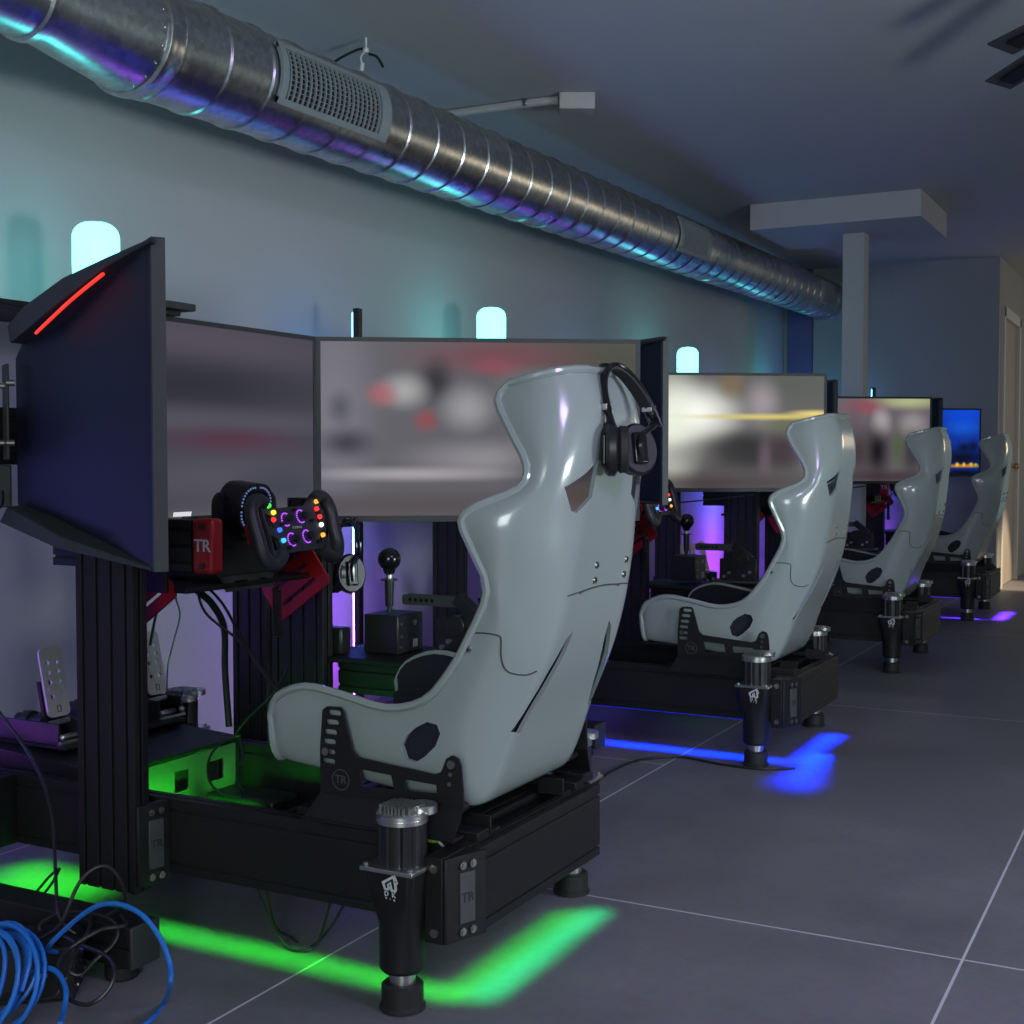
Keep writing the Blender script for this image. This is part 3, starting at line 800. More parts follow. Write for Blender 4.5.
        mb = MB(); mb.tube([P(W * 0.97, -th - 0.10, zb + 0.10), P(W * 0.9, -th - 0.115, zb + 0.07), P(W * 1.0, -th - 0.16, zb + 0.06), P(W * 1.1, -th - 0.2, zb + 0.08)], 0.004)
        mb.build('power_lead', 'black_cable', t)
    else:
        mb.loft([sec(zb + 0.03, 0.03, 0.02), sec(zb + 0.12, 0.02, 0.045), sec(zt - 0.12, 0.02, 0.045), sec(zt - 0.02, 0.04, 0.012)])
        mb.build('back_cover', 'housing', t, 0.003)
    return t, P, W

gr = (88, 84, 92)
mat_c1 = screen_mat('screen_mauve_blur', (66, 64, 74), [
    (0.45, 0.93, 0.9, 0.16, (84, 76, 90), 0.8), (0.4, 0.70, 0.9, 0.17, (42, 44, 54), 0.9), (0.5, 0.52, 0.9, 0.10, (84, 82, 94), 0.8),
    (0.62, 0.42, 0.36, 0.09, (84, 50, 66), 0.9), (0.55, 0.22, 0.9, 0.2, (86, 84, 96), 0.7), (0.85, 0.18, 0.3, 0.16, (56, 62, 74), 0.7), (0.7, 0.03, 0.8, 0.09, (92, 92, 98), 0.7)], 1.0)
mat_r1 = screen_mat('screen_red_white_blur', (92, 90, 96), [
    (0.04, 0.60, 0.16, 0.8, (122, 120, 132), 0.8), (0.92, 0.90, 0.5, 0.3, (70, 72, 58), 0.95), (0.55, 0.92, 0.34, 0.13, (112, 66, 76), 0.9), (0.55, 0.86, 0.10, 0.07, (150, 70, 84), 0.6),
    (0.36, 0.78, 0.07, 0.16, (36, 30, 38), 0.9), (0.26, 0.72, 0.09, 0.12, (176, 176, 176), 0.75), (0.19, 0.70, 0.06, 0.09, (170, 92, 100), 0.8), (0.06, 0.62, 0.05, 0.12, (50, 50, 60), 0.6), (0.33, 0.55, 0.05, 0.08, (150, 60, 66), 0.7),
    (0.46, 0.62, 0.10, 0.16, (158, 158, 162), 0.8), (0.08, 0.42, 0.11, 0.11, (44, 38, 52), 0.85), (0.52, 0.33, 0.30, 0.13, (150, 146, 152), 0.7), (0.28, 0.24, 0.40, 0.05, (168, 162, 168), 0.85),
    (0.3, 0.06, 0.9, 0.12, (80, 72, 76), 0.9), (0.68, 0.72, 0.16, 0.16, (118, 118, 124), 0.8), (0.84, 0.28, 0.28, 0.22, (44, 38, 40), 0.9), (0.9, 0.10, 0.3, 0.1, (72, 58, 44), 0.7)], 1.0)
mat_r2 = screen_mat('screen_track_yellow_line_blur', (96, 92, 92), [
    (0.75, 0.92, 0.6, 0.3, (82, 86, 80), 0.9), (0.16, 0.66, 0.34, 0.30, (248, 250, 240), 1.0), (0.02, 0.55, 0.22, 0.6, (232, 238, 220), 0.9), (0.40, 0.92, 0.12, 0.16, (120, 100, 70), 0.8), (0.60, 0.76, 0.14, 0.25, (160, 150, 156), 0.8),
    (0.85, 0.55, 0.3, 0.10, (98, 106, 58), 0.8), (0.62, 0.635, 0.62, 0.035, (206, 190, 104), 1.0), (0.95, 0.665, 0.22, 0.04, (226, 204, 120), 1.0), (0.10, 0.30, 0.3, 0.16, (150, 150, 146), 0.7),
    (0.55, 0.28, 0.50, 0.24, (40, 36, 36), 0.97), (0.50, 0.38, 0.24, 0.16, (26, 24, 26), 0.9), (0.74, 0.34, 0.12, 0.2, (54, 34, 44), 0.9), (0.62, 0.26, 0.06, 0.26, (108, 86, 100), 0.6), (0.93, 0.20, 0.10, 0.2, (120, 112, 108), 0.6), (0.4, 0.04, 1.0, 0.13, (62, 52, 54), 0.9)], 1.05, 0.19)
mat_r3 = screen_mat('screen_pink_grey_blur', (104, 98, 104), [
    (0.75, 0.97, 0.5, 0.12, (184, 190, 140), 0.9), (0.22, 0.90, 0.3, 0.13, (150, 74, 88), 0.85), (0.42, 0.70, 0.14, 0.22, (190, 178, 184), 0.9), (0.8, 0.68, 0.2, 0.2, (168, 160, 160), 0.8), (0.10, 0.78, 0.12, 0.2, (104, 88, 96), 0.8),
    (0.38, 0.36, 0.22, 0.45, (26, 18, 24), 1.0), (0.14, 0.34, 0.2, 0.4, (60, 50, 54), 0.9), (0.80, 0.34, 0.2, 0.4, (50, 50, 50), 0.85), (0.62, 0.40, 0.1, 0.3, (74, 92, 56), 0.8), (0.80, 0.38, 0.10, 0.25, (60, 54, 56), 0.8), (0.5, 0.05, 0.9, 0.12, (64, 48, 56), 0.9)], 0.95, 0.42)
mat_r4 = screen_mat('screen_blue_night_sky', (14, 50, 150), [
    (0.6, 0.95, 0.9, 0.30, (12, 72, 212), 0.95), (0.6, 0.72, 0.6, 0.16, (24, 96, 220), 0.6), (0.55, 0.25, 1.3, 0.24, (6, 14, 30), 1.0), (0.62, 0.42, 0.22, 0.10, (8, 16, 36), 0.95), (0.85, 0.44, 0.16, 0.12, (8, 16, 36), 0.95),
    (0.6, 0.13, 0.7, 0.035, (190, 130, 30), 1.0), (0.45, 0.15, 0.06, 0.04, (250, 200, 60), 1.0), (0.62, 0.15, 0.05, 0.04, (250, 200, 60), 1.0), (0.8, 0.15, 0.07, 0.04, (240, 180, 60), 1.0), (0.92, 0.15, 0.05, 0.03, (120, 210, 60), 1.0), (0.6, 0.02, 1.3, 0.08, (6, 8, 12), 1.0)], 1.0, 0.62)
mat_off = screen_mat('screen_dim', (36, 36, 42), [(0.5, 0.5, 0.7, 0.5, (60, 62, 70), 0.8)], 1.0)

N0, J0, K0, R0 = (-1.323, 1.432), (-2.035, 1.903), (-2.035, 2.757), (-1.323, 3.228)
MONS = {}
DMY = [0, -0.05, 0.0, 0.0]; DMZ = [0, 0.033, 0.03, 0.045]; DXN = [0, -0.03, -0.08, -0.02]; DXR = [0, -0.033, 0.0, -0.06]
for k in range(4):
    oy = PITCHY[k] + DMY[k]; dz = DMZ[k]
    sh = lambda p, dx=0: (p[0] + dx, p[1] + oy)
    zb, zt = 0.838 + dz, 1.320 + dz
    mats = [(mat_off, mat_c1, mat_r1), (mat_off, mat_off, mat_r2), (mat_off, mat_off, mat_r3), (mat_off, mat_off, mat_r4)][k]
    labs = [('nearest display, seen from behind, dark back with a red light bar',
             'display behind the nearest steering wheel with a dim mauve blurred picture',
             'wide display behind the nearest seat with a blurred red and white picture'),
            ('dark narrow back of the display just right of the headset on the nearest seat',
             'middle display of the second simulator, hidden behind the nearest right display',
             'display behind the second seat with a bright blurred picture and yellow line'),
            ('narrow dark back of the display just right of the yellow line picture',
             'middle display of the third simulator, behind the yellow line picture',
             'display behind the third seat with a pink and grey blurred picture'),
            ('narrow dark back of the display just right of the pink and grey picture',
             'middle display of the farthest simulator, behind the pink and grey picture',
             'farthest display showing blue evening sky above a row of yellow lights')][k]
    JJ = J0
    a = monitor(k, 'l', sh(N0, DXN[k]), sh(J0), zb, zt, mats[0], labs[0], wedge=True)
    b = monitor(k, 'c', sh(J0), sh(K0), zb, zt, mats[1], labs[1])
    c = monitor(k, 'r', sh(K0), sh(R0, DXR[k]), zb, zt, mats[2], labs[2])
    MONS[k] = (a, b, c)
    if k == 0:
        t, P, W = b
        lb = at(182, 514.2, X=-2.0335); mb = MB()
        for q_ in range(9):
            y0_ = lb.y + (q_ - 4.5) * 0.0066
            mb.prism([V((-2.0335, y0_ + a_, lb.z + b_)) for a_, b_ in ((0.0, -0.005), (0.0052, -0.005), (0.0078, 0.005), (0.0026, 0.005))], (0.001, 0, 0))
        mb.build('brand_label', emit_mat('brand_print_glow', (0.9, 0.9, 0.95, 1), 0.8), t, smooth=False)  # white print with glow added so the mark reads bright
        t, P, W = a
        fr = thing('flat_receiver', 'small flat black device resting on top of the display with the mauve picture', 'device', (-2.03, 2.24, 1.3205))
        MB().box(-2.060, -2.00, 2.05, 2.262, 1.333, 1.349).build('receiver_body', 'edge', fr, 0.002)
        MB().box(-2.05, -2.02, 2.07, 2.235, 1.3208, 1.3325).build('receiver_foot', 'plastic', fr, 0.002)
        # adjustable mount holding the left display to its stand
        A1, B1 = V((N0[0], N0[1], 0)), V((J0[0], J0[1], 0)); u1 = (B1 - A1).normalized(); n1 = V((u1.y, -u1.x, 0)); n1 = n1 if n1.x > 0 else -n1
        def bk(x, y_, d):
            v = ray(x, y_); p0 = A1 - n1 * d; return CAM + v * ((p0 - CAM).dot(n1) / v.dot(n1))
        Z = V((0, 0, 1))
        c_ = bk(6, 412, 0.115)
        vm = MB().obox(c_, u1, n1, Z, 0.055, 0.006, 0.185).build('mount_plate', 'edge', t, 0.002)
        for (x, y_) in ((4, 386), (14, 383), (4, 443), (14, 443)):
            q = bk(x, y_, 0.118); MB().cyl(q, q - n1 * 0.014, 0.0065, 0.005, n=12).build('mount_bolt', 'bolt', vm)
        MB().obox(bk(2, 486, 0.11), u1, n1, Z, 0.06, 0.03, 0.085).build('mount_arm', 'edge', t, 0.003)

# stands carrying the displays
def make_stand():
    t = thing('monitor_stand', 'black slotted display stand with long floor feet at the near left', 'monitor stand', (-2.3, 2.33, 0), 'black display stands against the wall')
    for yc in (1.80, 2.86):
        mb = MB(); beam(mb, (-2.33, yc, 0.125), (-2.33, yc, 1.34), (1, 0, 0), 0.12, 0.04, (-0.04, 0, 0.04), gd=0.007, gw=0.007); mb.build('post', 'alu', t, 0.0012, smooth=False)
        mb = MB(); beam(mb, (-1.775, yc + 0.04, 0.075), (-2.62, yc + 0.04, 0.075), (0, 0, 1), 0.08, 0.075, (0.0,), gd=0.007, gw=0.007, edge_slot=False)
        fb = mb.build('foot_beam', 'alu', t, 0.002, smooth=False)
        MB().box(-1.775, -1.766, yc + 0.002, yc + 0.078, 0.034, 0.116).build('end_cap', 'edge', fb, 0.003)
        for x in (-1.83, -2.55): MB().lathe((x, yc + 0.04, 0), [(0.03, 0.0), (0.033, 0.004), (0.033, 0.026), (0.02, 0.036)], 20).build('levelling_foot', 'rubber', fb)
    mb = MB(); beam(mb, (-2.23, 1.70, 1.05), (-2.23, 2.96, 1.05), (0, 0, 1), 0.12, 0.04, (-0.04, 0, 0.04), gd=0.007); mb.build('crossbar', 'alu', t, 0.0012, smooth=False)
    for y_ in (2.16, 2.50):
        MB().box(-2.21, -2.109, y_ - 0.03, y_ + 0.03, 1.02, 1.10).build('display_mount', 'alu2', t, 0.002)
    return t
st0 = make_stand()
stand_labels = ['', 'black display stand behind the second simulator, left of its shifter', 'black display stand behind the third simulator', 'black display stand behind the farthest simulator']
for k in range(1, 4): dup(st0, (0, PITCHY[k], 0), stand_labels[k])

# glowing rounded lamps on the stand shelves
M['lamp'] = emit_mat('cyan_lamp_glass', (0.11, 0.80, 0.79, 1), 5.6)
LY = [2.70, 5.0, 7.46, 9.84]
def make_shelf():
    t = thing('wall_shelf', 'black wall shelf carrying the glowing lamp behind the nearest display', 'shelf', (WX, 2.56, 1.42), 'black shelves on the left wall')
    MB().box(WX + 0.001, -2.69, 2.05, 2.85, 1.394, 1.410).build('shelf_board', 'alu2', t, 0.003)
    for y_ in (2.25, 2.75):
        mb = MB(); mb.prism([V((WX + 0.001, y_ - 0.01, 1.3935)), V((-2.85, y_ - 0.01, 1.3935)), V((WX + 0.001, y_ - 0.01, 1.28))], (0, 0.02, 0)); mb.build('shelf_bracket', 'alu2', t)
    return t
shf = make_shelf()
dup(shf, (0, LY[1] - LY[0], 0), 'black wall shelf carrying the lamp above the red and white picture display')
dup(shf, (0, LY[2] - LY[0], 0), 'black wall shelf carrying the lamp just right of the nearest headset')
s3 = dup(shf, (0, 7.1, -0.02), 'black wall shelf carrying the lamp farthest along the wall')
def make_lamp():
    t = thing('table_lamp', 'glowing pale cyan rounded lamp behind the nearest display with the red light bar', 'lamp', (-2.75, LY[0], 1.4105), 'cyan lamps on the wall shelves')
    c = (-2.75, LY[0], 0)
    prof = [(0.052, 1.425), (0.063, 1.431), (0.0645, 1.56)] + [(0.0645 - 0.042 * (1 - math.cos(a)), 1.622 + 0.042 * math.sin(a)) for a in [PI / 2 * i / 6 for i in range(7)]] + [(0.012, 1.6655)]
    MB().lathe(c, prof, 32).build('lamp_shade', 'lamp', t)
    MB().lathe(c, [(0.05, 1.4105), (0.056, 1.412), (0.056, 1.424), (0.05, 1.426)], 32).build('lamp_base', 'plastic', t)
    return t
lp0 = make_lamp()
ll = ['', 'glowing cyan rounded lamp above the red and white picture display', 'glowing cyan rounded lamp just right of the headset, above the second display', 'lamp farthest along the wall, only its glowing top above the yellow line display']
for k in range(1, 4): dup(lp0, (0, LY[k] - LY[0], [0, 0, 0.015, -0.02][k]), ll[k])

# upright light tubes washing the wall
def make_tube(x, y_, label):
    t = thing('floor_light_tube', label, 'floor lamp', (x, y_, 0), 'slim light tubes by the wall')
    MB().box(x - 0.004, x + 0.022, y_ - 0.014, y_ + 0.014, 0.02, 1.565).build('tube_pole', 'plastic', t, 0.003)
    MB().box(x - 0.011, x - 0.0045, y_ - 0.011, y_ + 0.011, 0.04, 1.55).build('light_strip', 'tube', t, 0.002)
    MB().lathe((x, y_, 0), [(0.09, 0.0), (0.09, 0.015), (0.03, 0.022)], 32).build('tube_base', 'plastic', t)
    return t
make_tube(-2.80, 4.04, 'slim upright light tube behind the nearest shifter, its tip above the display')
make_tube(-2.80, 6.39, 'slim upright light tube behind the second shifter')
make_tube(-2.80, 8.74, 'slim upright light tube behind the third seat')
make_tube(-2.27, 10.30, 'slim light tube whose glowing tip shows above the pink and grey display')
make_tube(-2.80, 1.69, 'slim upright light tube at the far left behind the nearest display')

# ------------------------------------------------------------------ racing seat
GR = {}
def seat_shell():
    P = [(-1.655, 0.392), (-1.62, 0.386), (-1.52, 0.378), (-1.40, 0.364), (-1.30, 0.352), (-1.210, 0.336), (-1.168, 0.392), (-1.128, 0.50), (-1.082, 0.60), (-1.048, 0.70), (-1.030, 0.80), (-1.020, 0.88), (-1.010, 0.95), (-1.002, 1.01), (-1.000, 1.075), (-1.010, 1.13), (-1.030, 1.172)]
    Q = [(-1.664, 0.480), (-1.640, 0.523), (-1.565, 0.550), (-1.475, 0.540), (-1.375, 0.524), (-1.290, 0.545), (-1.232, 0.606), (-1.190, 0.675), (-1.150, 0.762), (-1.172, 0.835), (-1.190, 0.888), (-1.165, 0.916), (-1.100, 0.948), (-1.090, 0.990), (-1.125, 1.050), (-1.158, 1.110), (-1.143, 1.142)]
    Wd = [0.235, 0.245, 0.25, 0.25, 0.25, 0.25, 0.25, 0.25, 0.255, 0.27, 0.28, 0.27, 0.228, 0.215, 0.208, 0.20, 0.185]
    B = [0.215, 0.222, 0.225, 0.225, 0.215, 0.19, 0.180, 0.176, 0.165, 0.15, 0.14, 0.125, 0.11, 0.10, 0.095, 0.09, 0.09]
    K = [1, 1, 1, 1, 0.95, 0.6, 0.22, 0.10, 0.12, 0.3, 0.55, 0.6, 0.7, 0.7, 0.7, 0.7, 0.7]   # how square the corner is
    def interp(arr, t):
        i = min(int(t), len(arr) - 2); return i, t - i
    # smooth resample of the station data
    def res(arr, k=4):
        vs = [V((a[0], a[1], 0)) if isinstance(a, tuple) else V((a, 0, 0)) for a in arr]
        return spline(vs, k)
    k = 3
    Ps, Qs, Ws, Bs, Ks = res(P, k), res(Q, k), res(Wd, k), res(B, k), res(K, k)
    grid = []
    for i in range(len(Ps)):
        p, q, w, b, kk = Ps[i], Qs[i], Ws[i].x, Bs[i].x, Ks[i].x
        row = [(0.0, p), (b * 0.4, p), (b * 0.8, p), (b, p)]
        c1y = b + (w - b) * kk
        c1 = p.lerp(q, 0.06 + 0.14 * (1 - kk)); c2 = p.lerp(q, 0.45); c2y = w * 1.0 + 0.004
        for j in range(1, 9):
            s = j / 8
            y_ = (1 - s) ** 3 * b + 3 * (1 - s) ** 2 * s * c1y + 3 * (1 - s) * s * s * c2y + s ** 3 * w
            x = p * (1 - s) ** 3 + c1 * 3 * (1 - s) ** 2 * s + c2 * 3 * (1 - s) * s * s + q * s ** 3
            row.append((y_, x))
        grid.append(row)
    bm = bmesh.new(); vg = []
    CY = 2.33
    for row in grid:
        full = [(-y_, x) for y_, x in row[::-1][:-1]] + row
        vg.append([bm.verts.new((x.x, CY + y_, x.y)) for y_, x in full])
    co = lambda i, j: vg[i][j].co.copy()
    nJ = len(vg[0])
    rim = [co(i, 0) for i in range(0, len(vg))] + [co(-1, j) for j in range(1, nJ)] + [co(i, nJ - 1) for i in range(len(vg) - 2, -1, -1)] + [co(0, j) for j in range(nJ - 2, 0, -1)]
    GR['rim'] = rim
    # padded lining a little inside the shell, up to the shoulders
    rows = [k_ for k_ in range(len(vg)) if k_ <= 33]
    lin = []
    for i in rows:
        r_ = []
        mid = co(i, nJ // 2); qa = (co(i, 0) + co(i, nJ - 1)) / 2
        inn = (qa - mid).normalized()
        for j in range(3, nJ - 3):
            p = co(i, j); yy = (p.y - 2.33)
            r_.append(p + inn * 0.022 - V((0, math.copysign(min(0.022, abs(yy) * 0.12), yy), 0)))
        lin.append(r_)
    GR['lining'] = lin
    th_ = []
    for i in range(1, 20):
        k_ = 0.010; r_ = []
        for j in list(range(0, 8)):
            p = co(i, nJ - 1 - j); r_.append(p + V((0, -0.011 - 0.001 * j, 0.0)))
        th_.append(r_)
    GR['far'] = th_
    GR['near'] = [[V((p.x, 4.66 - p.y, p.z)) for p in r_] for r_ in th_]
    for i in range(len(vg) - 1):
        for j in range(len(vg[0]) - 1): bm.faces.new((vg[i][j], vg[i][j + 1], vg[i + 1][j + 1], vg[i + 1][j]))
    bmesh.ops.recalc_face_normals(bm, faces=bm.faces)
    f0 = None
    # outward = away from the sitter; test a back face
    bm.faces.ensure_lookup_table()
    best = max(bm.faces, key=lambda f: f.calc_center_median().x)
    if best.normal.x < 0: bmesh.ops.reverse_faces(bm, faces=bm.faces)
    for f in bm.faces: f.smooth = True
    me = bpy.data.meshes.new('shell'); bm.to_mesh(me); bm.free()
    return me

def seat_cutters():
    mb = MB()
    # side openings
    poly = [(402.5, 745.6), (406, 759), (415, 762.6), (424, 757), (434.5, 746.6), (439.5, 734), (436.6, 725), (427, 722), (415, 728), (407, 736)]
    pts = [at(x, y_, Y=2.08) for x, y_ in poly]
    mb.prism([V((p.x, 1.9, p.z)) for p in pts], (0, 0.9, 0))
    for s in (1, -1):
        f = lambda y_: 2.33 + s * (y_ - 2.33)
        q = [(2.148, 0.950), (2.200, 0.975), (2.243, 1.002), (2.236, 0.932), (2.186, 0.902), (2.172, 0.906)]
        mb.prism([V((-1.3, f(a), z)) for a, z in (q if s > 0 else q[::-1])], (0.4, 0, 0))
        q = [(2.148, 0.488), (2.176, 0.482), (2.240, 0.635), (2.246, 0.675), (2.226, 0.662), (2.19, 0.60)]
        mb.prism([V((-1.25, f(a), z)) for a, z in (q if s > 0 else q[::-1])], (0.4, 0, 0))
    bmesh.ops.recalc_face_normals(mb.bm, faces=mb.bm.faces)
    me = bpy.data.meshes.new('cut'); mb.bm.to_mesh(me); mb.bm.free()
    return me

SO = V((-1.35, 2.33, 0.30))
def make_seat():
    t = thing('racing_chair', 'glossy grey racing seat nearest the camera, black headset on its top', 'seat', tuple(SO), 'glossy grey racing seats')
    me = seat_shell()
    tmp = bpy.data.objects.new('tmp', me); COL.objects.link(tmp)
    cut = bpy.data.objects.new('cut', seat_cutters()); COL.objects.link(cut)
    sd = tmp.modifiers.new('s', 'SUBSURF'); sd.levels = 1; sd.render_levels = 1
    so = tmp.modifiers.new('t', 'SOLIDIFY'); so.thickness = 0.008; so.offset = -1
    bo = tmp.modifiers.new('b', 'BOOLEAN'); bo.object = cut; bo.operation = 'DIFFERENCE'; bo.solver = 'EXACT'
    dg = bpy.context.evaluated_depsgraph_get()
    m2 = bpy.data.meshes.new_from_object(tmp.evaluated_get(dg), depsgraph=dg)
    bpy.data.objects.remove(tmp); bpy.data.objects.remove(cut)
    bm = bmesh.new(); bm.from_mesh(m2)
    bvh = BVHTree.FromBMesh(bm); bm.free()
    for v in m2.vertices: v.co -= SO
    m2.materials.clear(); m2.name = 'shell'
    for p in m2.polygons: p.use_smooth = True
    finish('shell', m2, 'shell', t, SO)
    MB().tube(GR['rim'], 0.0085, 8, 1, closed=True).build('rim', 'shell', t)
    MB().loft(GR['lining'], cap=False, closed=False).build('lining', 'fabric', t)
    for sd_ in ('far', 'near'): MB().loft(GR[sd_], cap=False, closed=False).build('thigh_pad', 'fabric', t)
    def hit(x, y_):
        h = bvh.ray_cast(CAM, ray(x, y_).normalized())
        return (h[0], h[1]) if h[0] is not None else (None, None)
    def seam(name, poly, r=0.0016, mat='seam'):
        pts = [V((a[0], a[1], 0)) for a in poly]; pts = spline(pts, 6)
        out = []
        for p in pts:
            h, n = hit(p.x, p.y)
            if h is not None and (not out or (h - out[-1]).length < 0.08): out.append(h)
        if len(out) > 2:
            MB().tube(out, r, 6, 1).build(name, mat, t)
            MB().tube([V((p.x, 4.66 - p.y, p.z)) for p in out], r, 6, 1).build(name, mat, t)
    seam('seam', [(466, 634), (482, 633), (498, 635.5), (501, 640), (501, 655), (504, 667), (511, 673), (526, 675), (537, 671)])
    seam('seam', [(579, 594), (587, 589.5), (599, 586), (615, 584), (629, 583)])
    for (x, y_) in ((596.5, 565), (626, 559), (594.5, 580), (623.5, 574), (468, 649)):
        h, n = hit(x, y_)
        if h is None: continue
        if n.dot(CAM - h) < 0: n = -n
        b = MB().cyl(h - n * 0.001, h + n * 0.0035, 0.0075, 0.006, n=16).build('bolt', 'bolt', t)
        MB().cyl(h + n * 0.0036, h + n * 0.004, 0.003, n=6).build('bolt_socket', 'dark', b)
        if x == 468:
            h2 = V((h.x, 4.66 - h.y, h.z)); n2 = V((n.x, -n.y, n.z)); MB().cyl(h2 - n2 * 0.001, h2 + n2 * 0.0035, 0.0075, 0.006, n=16).build('bolt', 'bolt', t)
    # black side brackets
    U = lambda u, v, Y: at(300 + u * 0.1953, 690 + v * 0.1953, Y=Y)
    loop = [(108, 520), (106, 300), (118, 100), (140, 83), (205, 88), (222, 105), (245, 200), (270, 310), (300, 345), (500, 390), (690, 432), (725, 420), (740, 380), (752, 350), (780, 335), (812, 350), (826, 390), (834, 480), (840, 605)]
    for s in (0, 1):
        Yp = 2.056 if s == 0 else 4.66 - 2.056
        P2 = lambda u, v: (lambda p: (p.x, p.z))(U(u, v, 2.056))
        outer = [P2(*q) for q in loop]
        holes = []
        for (cx, cy) in ((180, 116), (168, 164), (159, 214), (153, 263), (150, 315), (150, 363)):
            c = P2(cx, cy); holes.append(rrect(c[0], c[1], 0.031, 0.0105, 0.005, 3, 0.0))
        holes.append([P2(*q) for q in ((305, 402), (470, 435), (485, 512), (325, 495))])
        holes.append([P2(*q) for q in ((535, 455), (700, 485), (705, 530), (545, 520))])
        br = plate('side_bracket', outer, holes, 0.005, (0, Yp, 0), (1, 0, 0), (0, 0, 1), 'alu2', t)
        sg = 1 if s == 0 else -1
        fl = lambda p, dy: V((p[0], Yp - sg * dy, p[1]))
        a0, a1 = P2(108, 516), P2(840, 602)
        b0, b1 = (a0[0] - 0.025, 0.300), (a1[0] - 0.006, 0.300)
        mb = MB()
        mb.prism([fl(a0, 0), fl(a1, 0), fl(b1, 0.030), fl(b0, 0.030)], (0, sg * 0.004, 0.002))
        mb.prism([fl(b0, 0.030), fl(b1, 0.030), fl(b1, -0.01), fl(b0, -0.01)], (0, 0, 0.005))
        mb.build('bracket_flange', 'alu2', br, 0.001)
        for (u_, v_) in ((138, 312), (780, 380), (778, 430), (773, 480)):
            p = P2(u_, v_); r = 0.008 if v_ < 400 else 0.004
            MB().cyl((p[0], Yp - sg * 0.002, p[1]), (p[0], Yp - sg * 0.007, p[1]), r, n=14).build('bracket_bolt', 'bolt', br)
        c = P2(213, 458)
        plate('bracket_badge', circ(c[0], c[1], 0.0205, 28), [circ(c[0], c[1], 0.0185, 28)], 0.001, (0, Yp - sg * 0.003, 0), (1, 0, 0), (0, 0, 1), 'gunmetal', br)
        text('badge_letters', 'TR', 0.022, (c[0], Yp - sg * 0.003, c[1]), (sg, 0, 0), (0, 0, 1), 'gunmetal', br, 0.0006)
        # bar tying the shell to the rail
        for x in (-1.50, -1.22): MB().cyl((x, Yp, 0.345 + (0.02 if x < -1.4 else 0)), (x, Yp + sg * 0.06, 0.345 + (0.02 if x < -1.4 else 0)), 0.008, n=12).build('bracket_spacer', 'alu2', br)
    return t
seat0 = make_seat()
sl = ['', 'glossy grey racing seat second from the front, in front of the yellow line display', 'glossy grey racing seat third from the front, in front of the pink and grey display', 'farthest and smallest grey racing seat, beside the door']
for k in range(1, 4): dup(seat0, ([0, -0.062, -0.085, -0.075][k], PITCHY[k], [0, -0.022, -0.020, -0.012][k]), sl[k])

# ------------------------------------------------------------------ wheel base, steering wheel
def make_base():
    t = thing('wheel_base', 'black wheel motor with a lit ring behind the nearest steering wheel', 'wheel motor', (-1.98, 2.33, 0.727), 'wheel motors behind the steering wheels')
    MB().box(-2.14, -1.925, 2.245, 2.415, 0.7275, 0.872).build('motor_body', 'alu2', t, 0.012, seg=3)
    plate('front_plate', rrect(0, 0, 0.215, 0.20, 0.03), [], 0.010, (-1.918, 2.325, 0.83), (0, 1, 0), (0, 0, 1), 'plastic', t, bev=0.002)
    # rounded hub pod with tick ring
    c = V((-1.90, 2.305, 0.895)); u = V((0, 1, 0)); v = V((0.12, 0, 1)).normalized()
    plate('pod', rrect(0, 0, 0.118, 0.112, 0.045, 6), [], 0.06, c, u, v, 'plastic', t, bev=0.006)
    n = u.cross(v).normalized()
    f = c + n * 0.0315
    plate('pod_face', rrect(0, 0, 0.088, 0.082, 0.034, 6), [], 0.003, f, u, v, 'gloss', t)
    mb = MB()
    pts = rrect(0, 0, 0.100, 0.094, 0.040, 8)
    for (a, b) in pts: 
        p = f + u * a + v * b; mb.obox(p, u, v, n, 0.002, 0.004, 0.003)
    mb.build('tick_ring', emit_mat('tick_blue', (0.25, 0.35, 0.8, 1), 0.5), t)
    text('pod_letters', 'NINE', 0.020, f + n * 0.002 - u * 0.022, v, -u, emit_mat('pod_white', (0.9, 0.95, 1, 1), 0.8), t, 0.0004)
    MB().cyl((-1.912, 2.33, 0.845), (-1.815, 2.33, 0.848), 0.030, 0.026).build('shaft', 'gunmetal', t)
    MB().cyl((-1.84, 2.33, 0.848), (-1.81, 2.33, 0.849), 0.036).build('quick_release', 'alu2', t, 0.002)
    plate('lower_bracket', [(-0.10, 0.0), (0.10, 0.0), (0.08, -0.035), (-0.08, -0.035)], [rrect(-0.035, -0.018, 0.05, 0.012, 0.005), rrect(0.045, -0.018, 0.03, 0.012, 0.005)], 0.006, (-1.905, 2.325, 0.742), (0, 1, 0), (0, 0, 1), 'gunmetal', t)
    return t
wb0 = make_base()

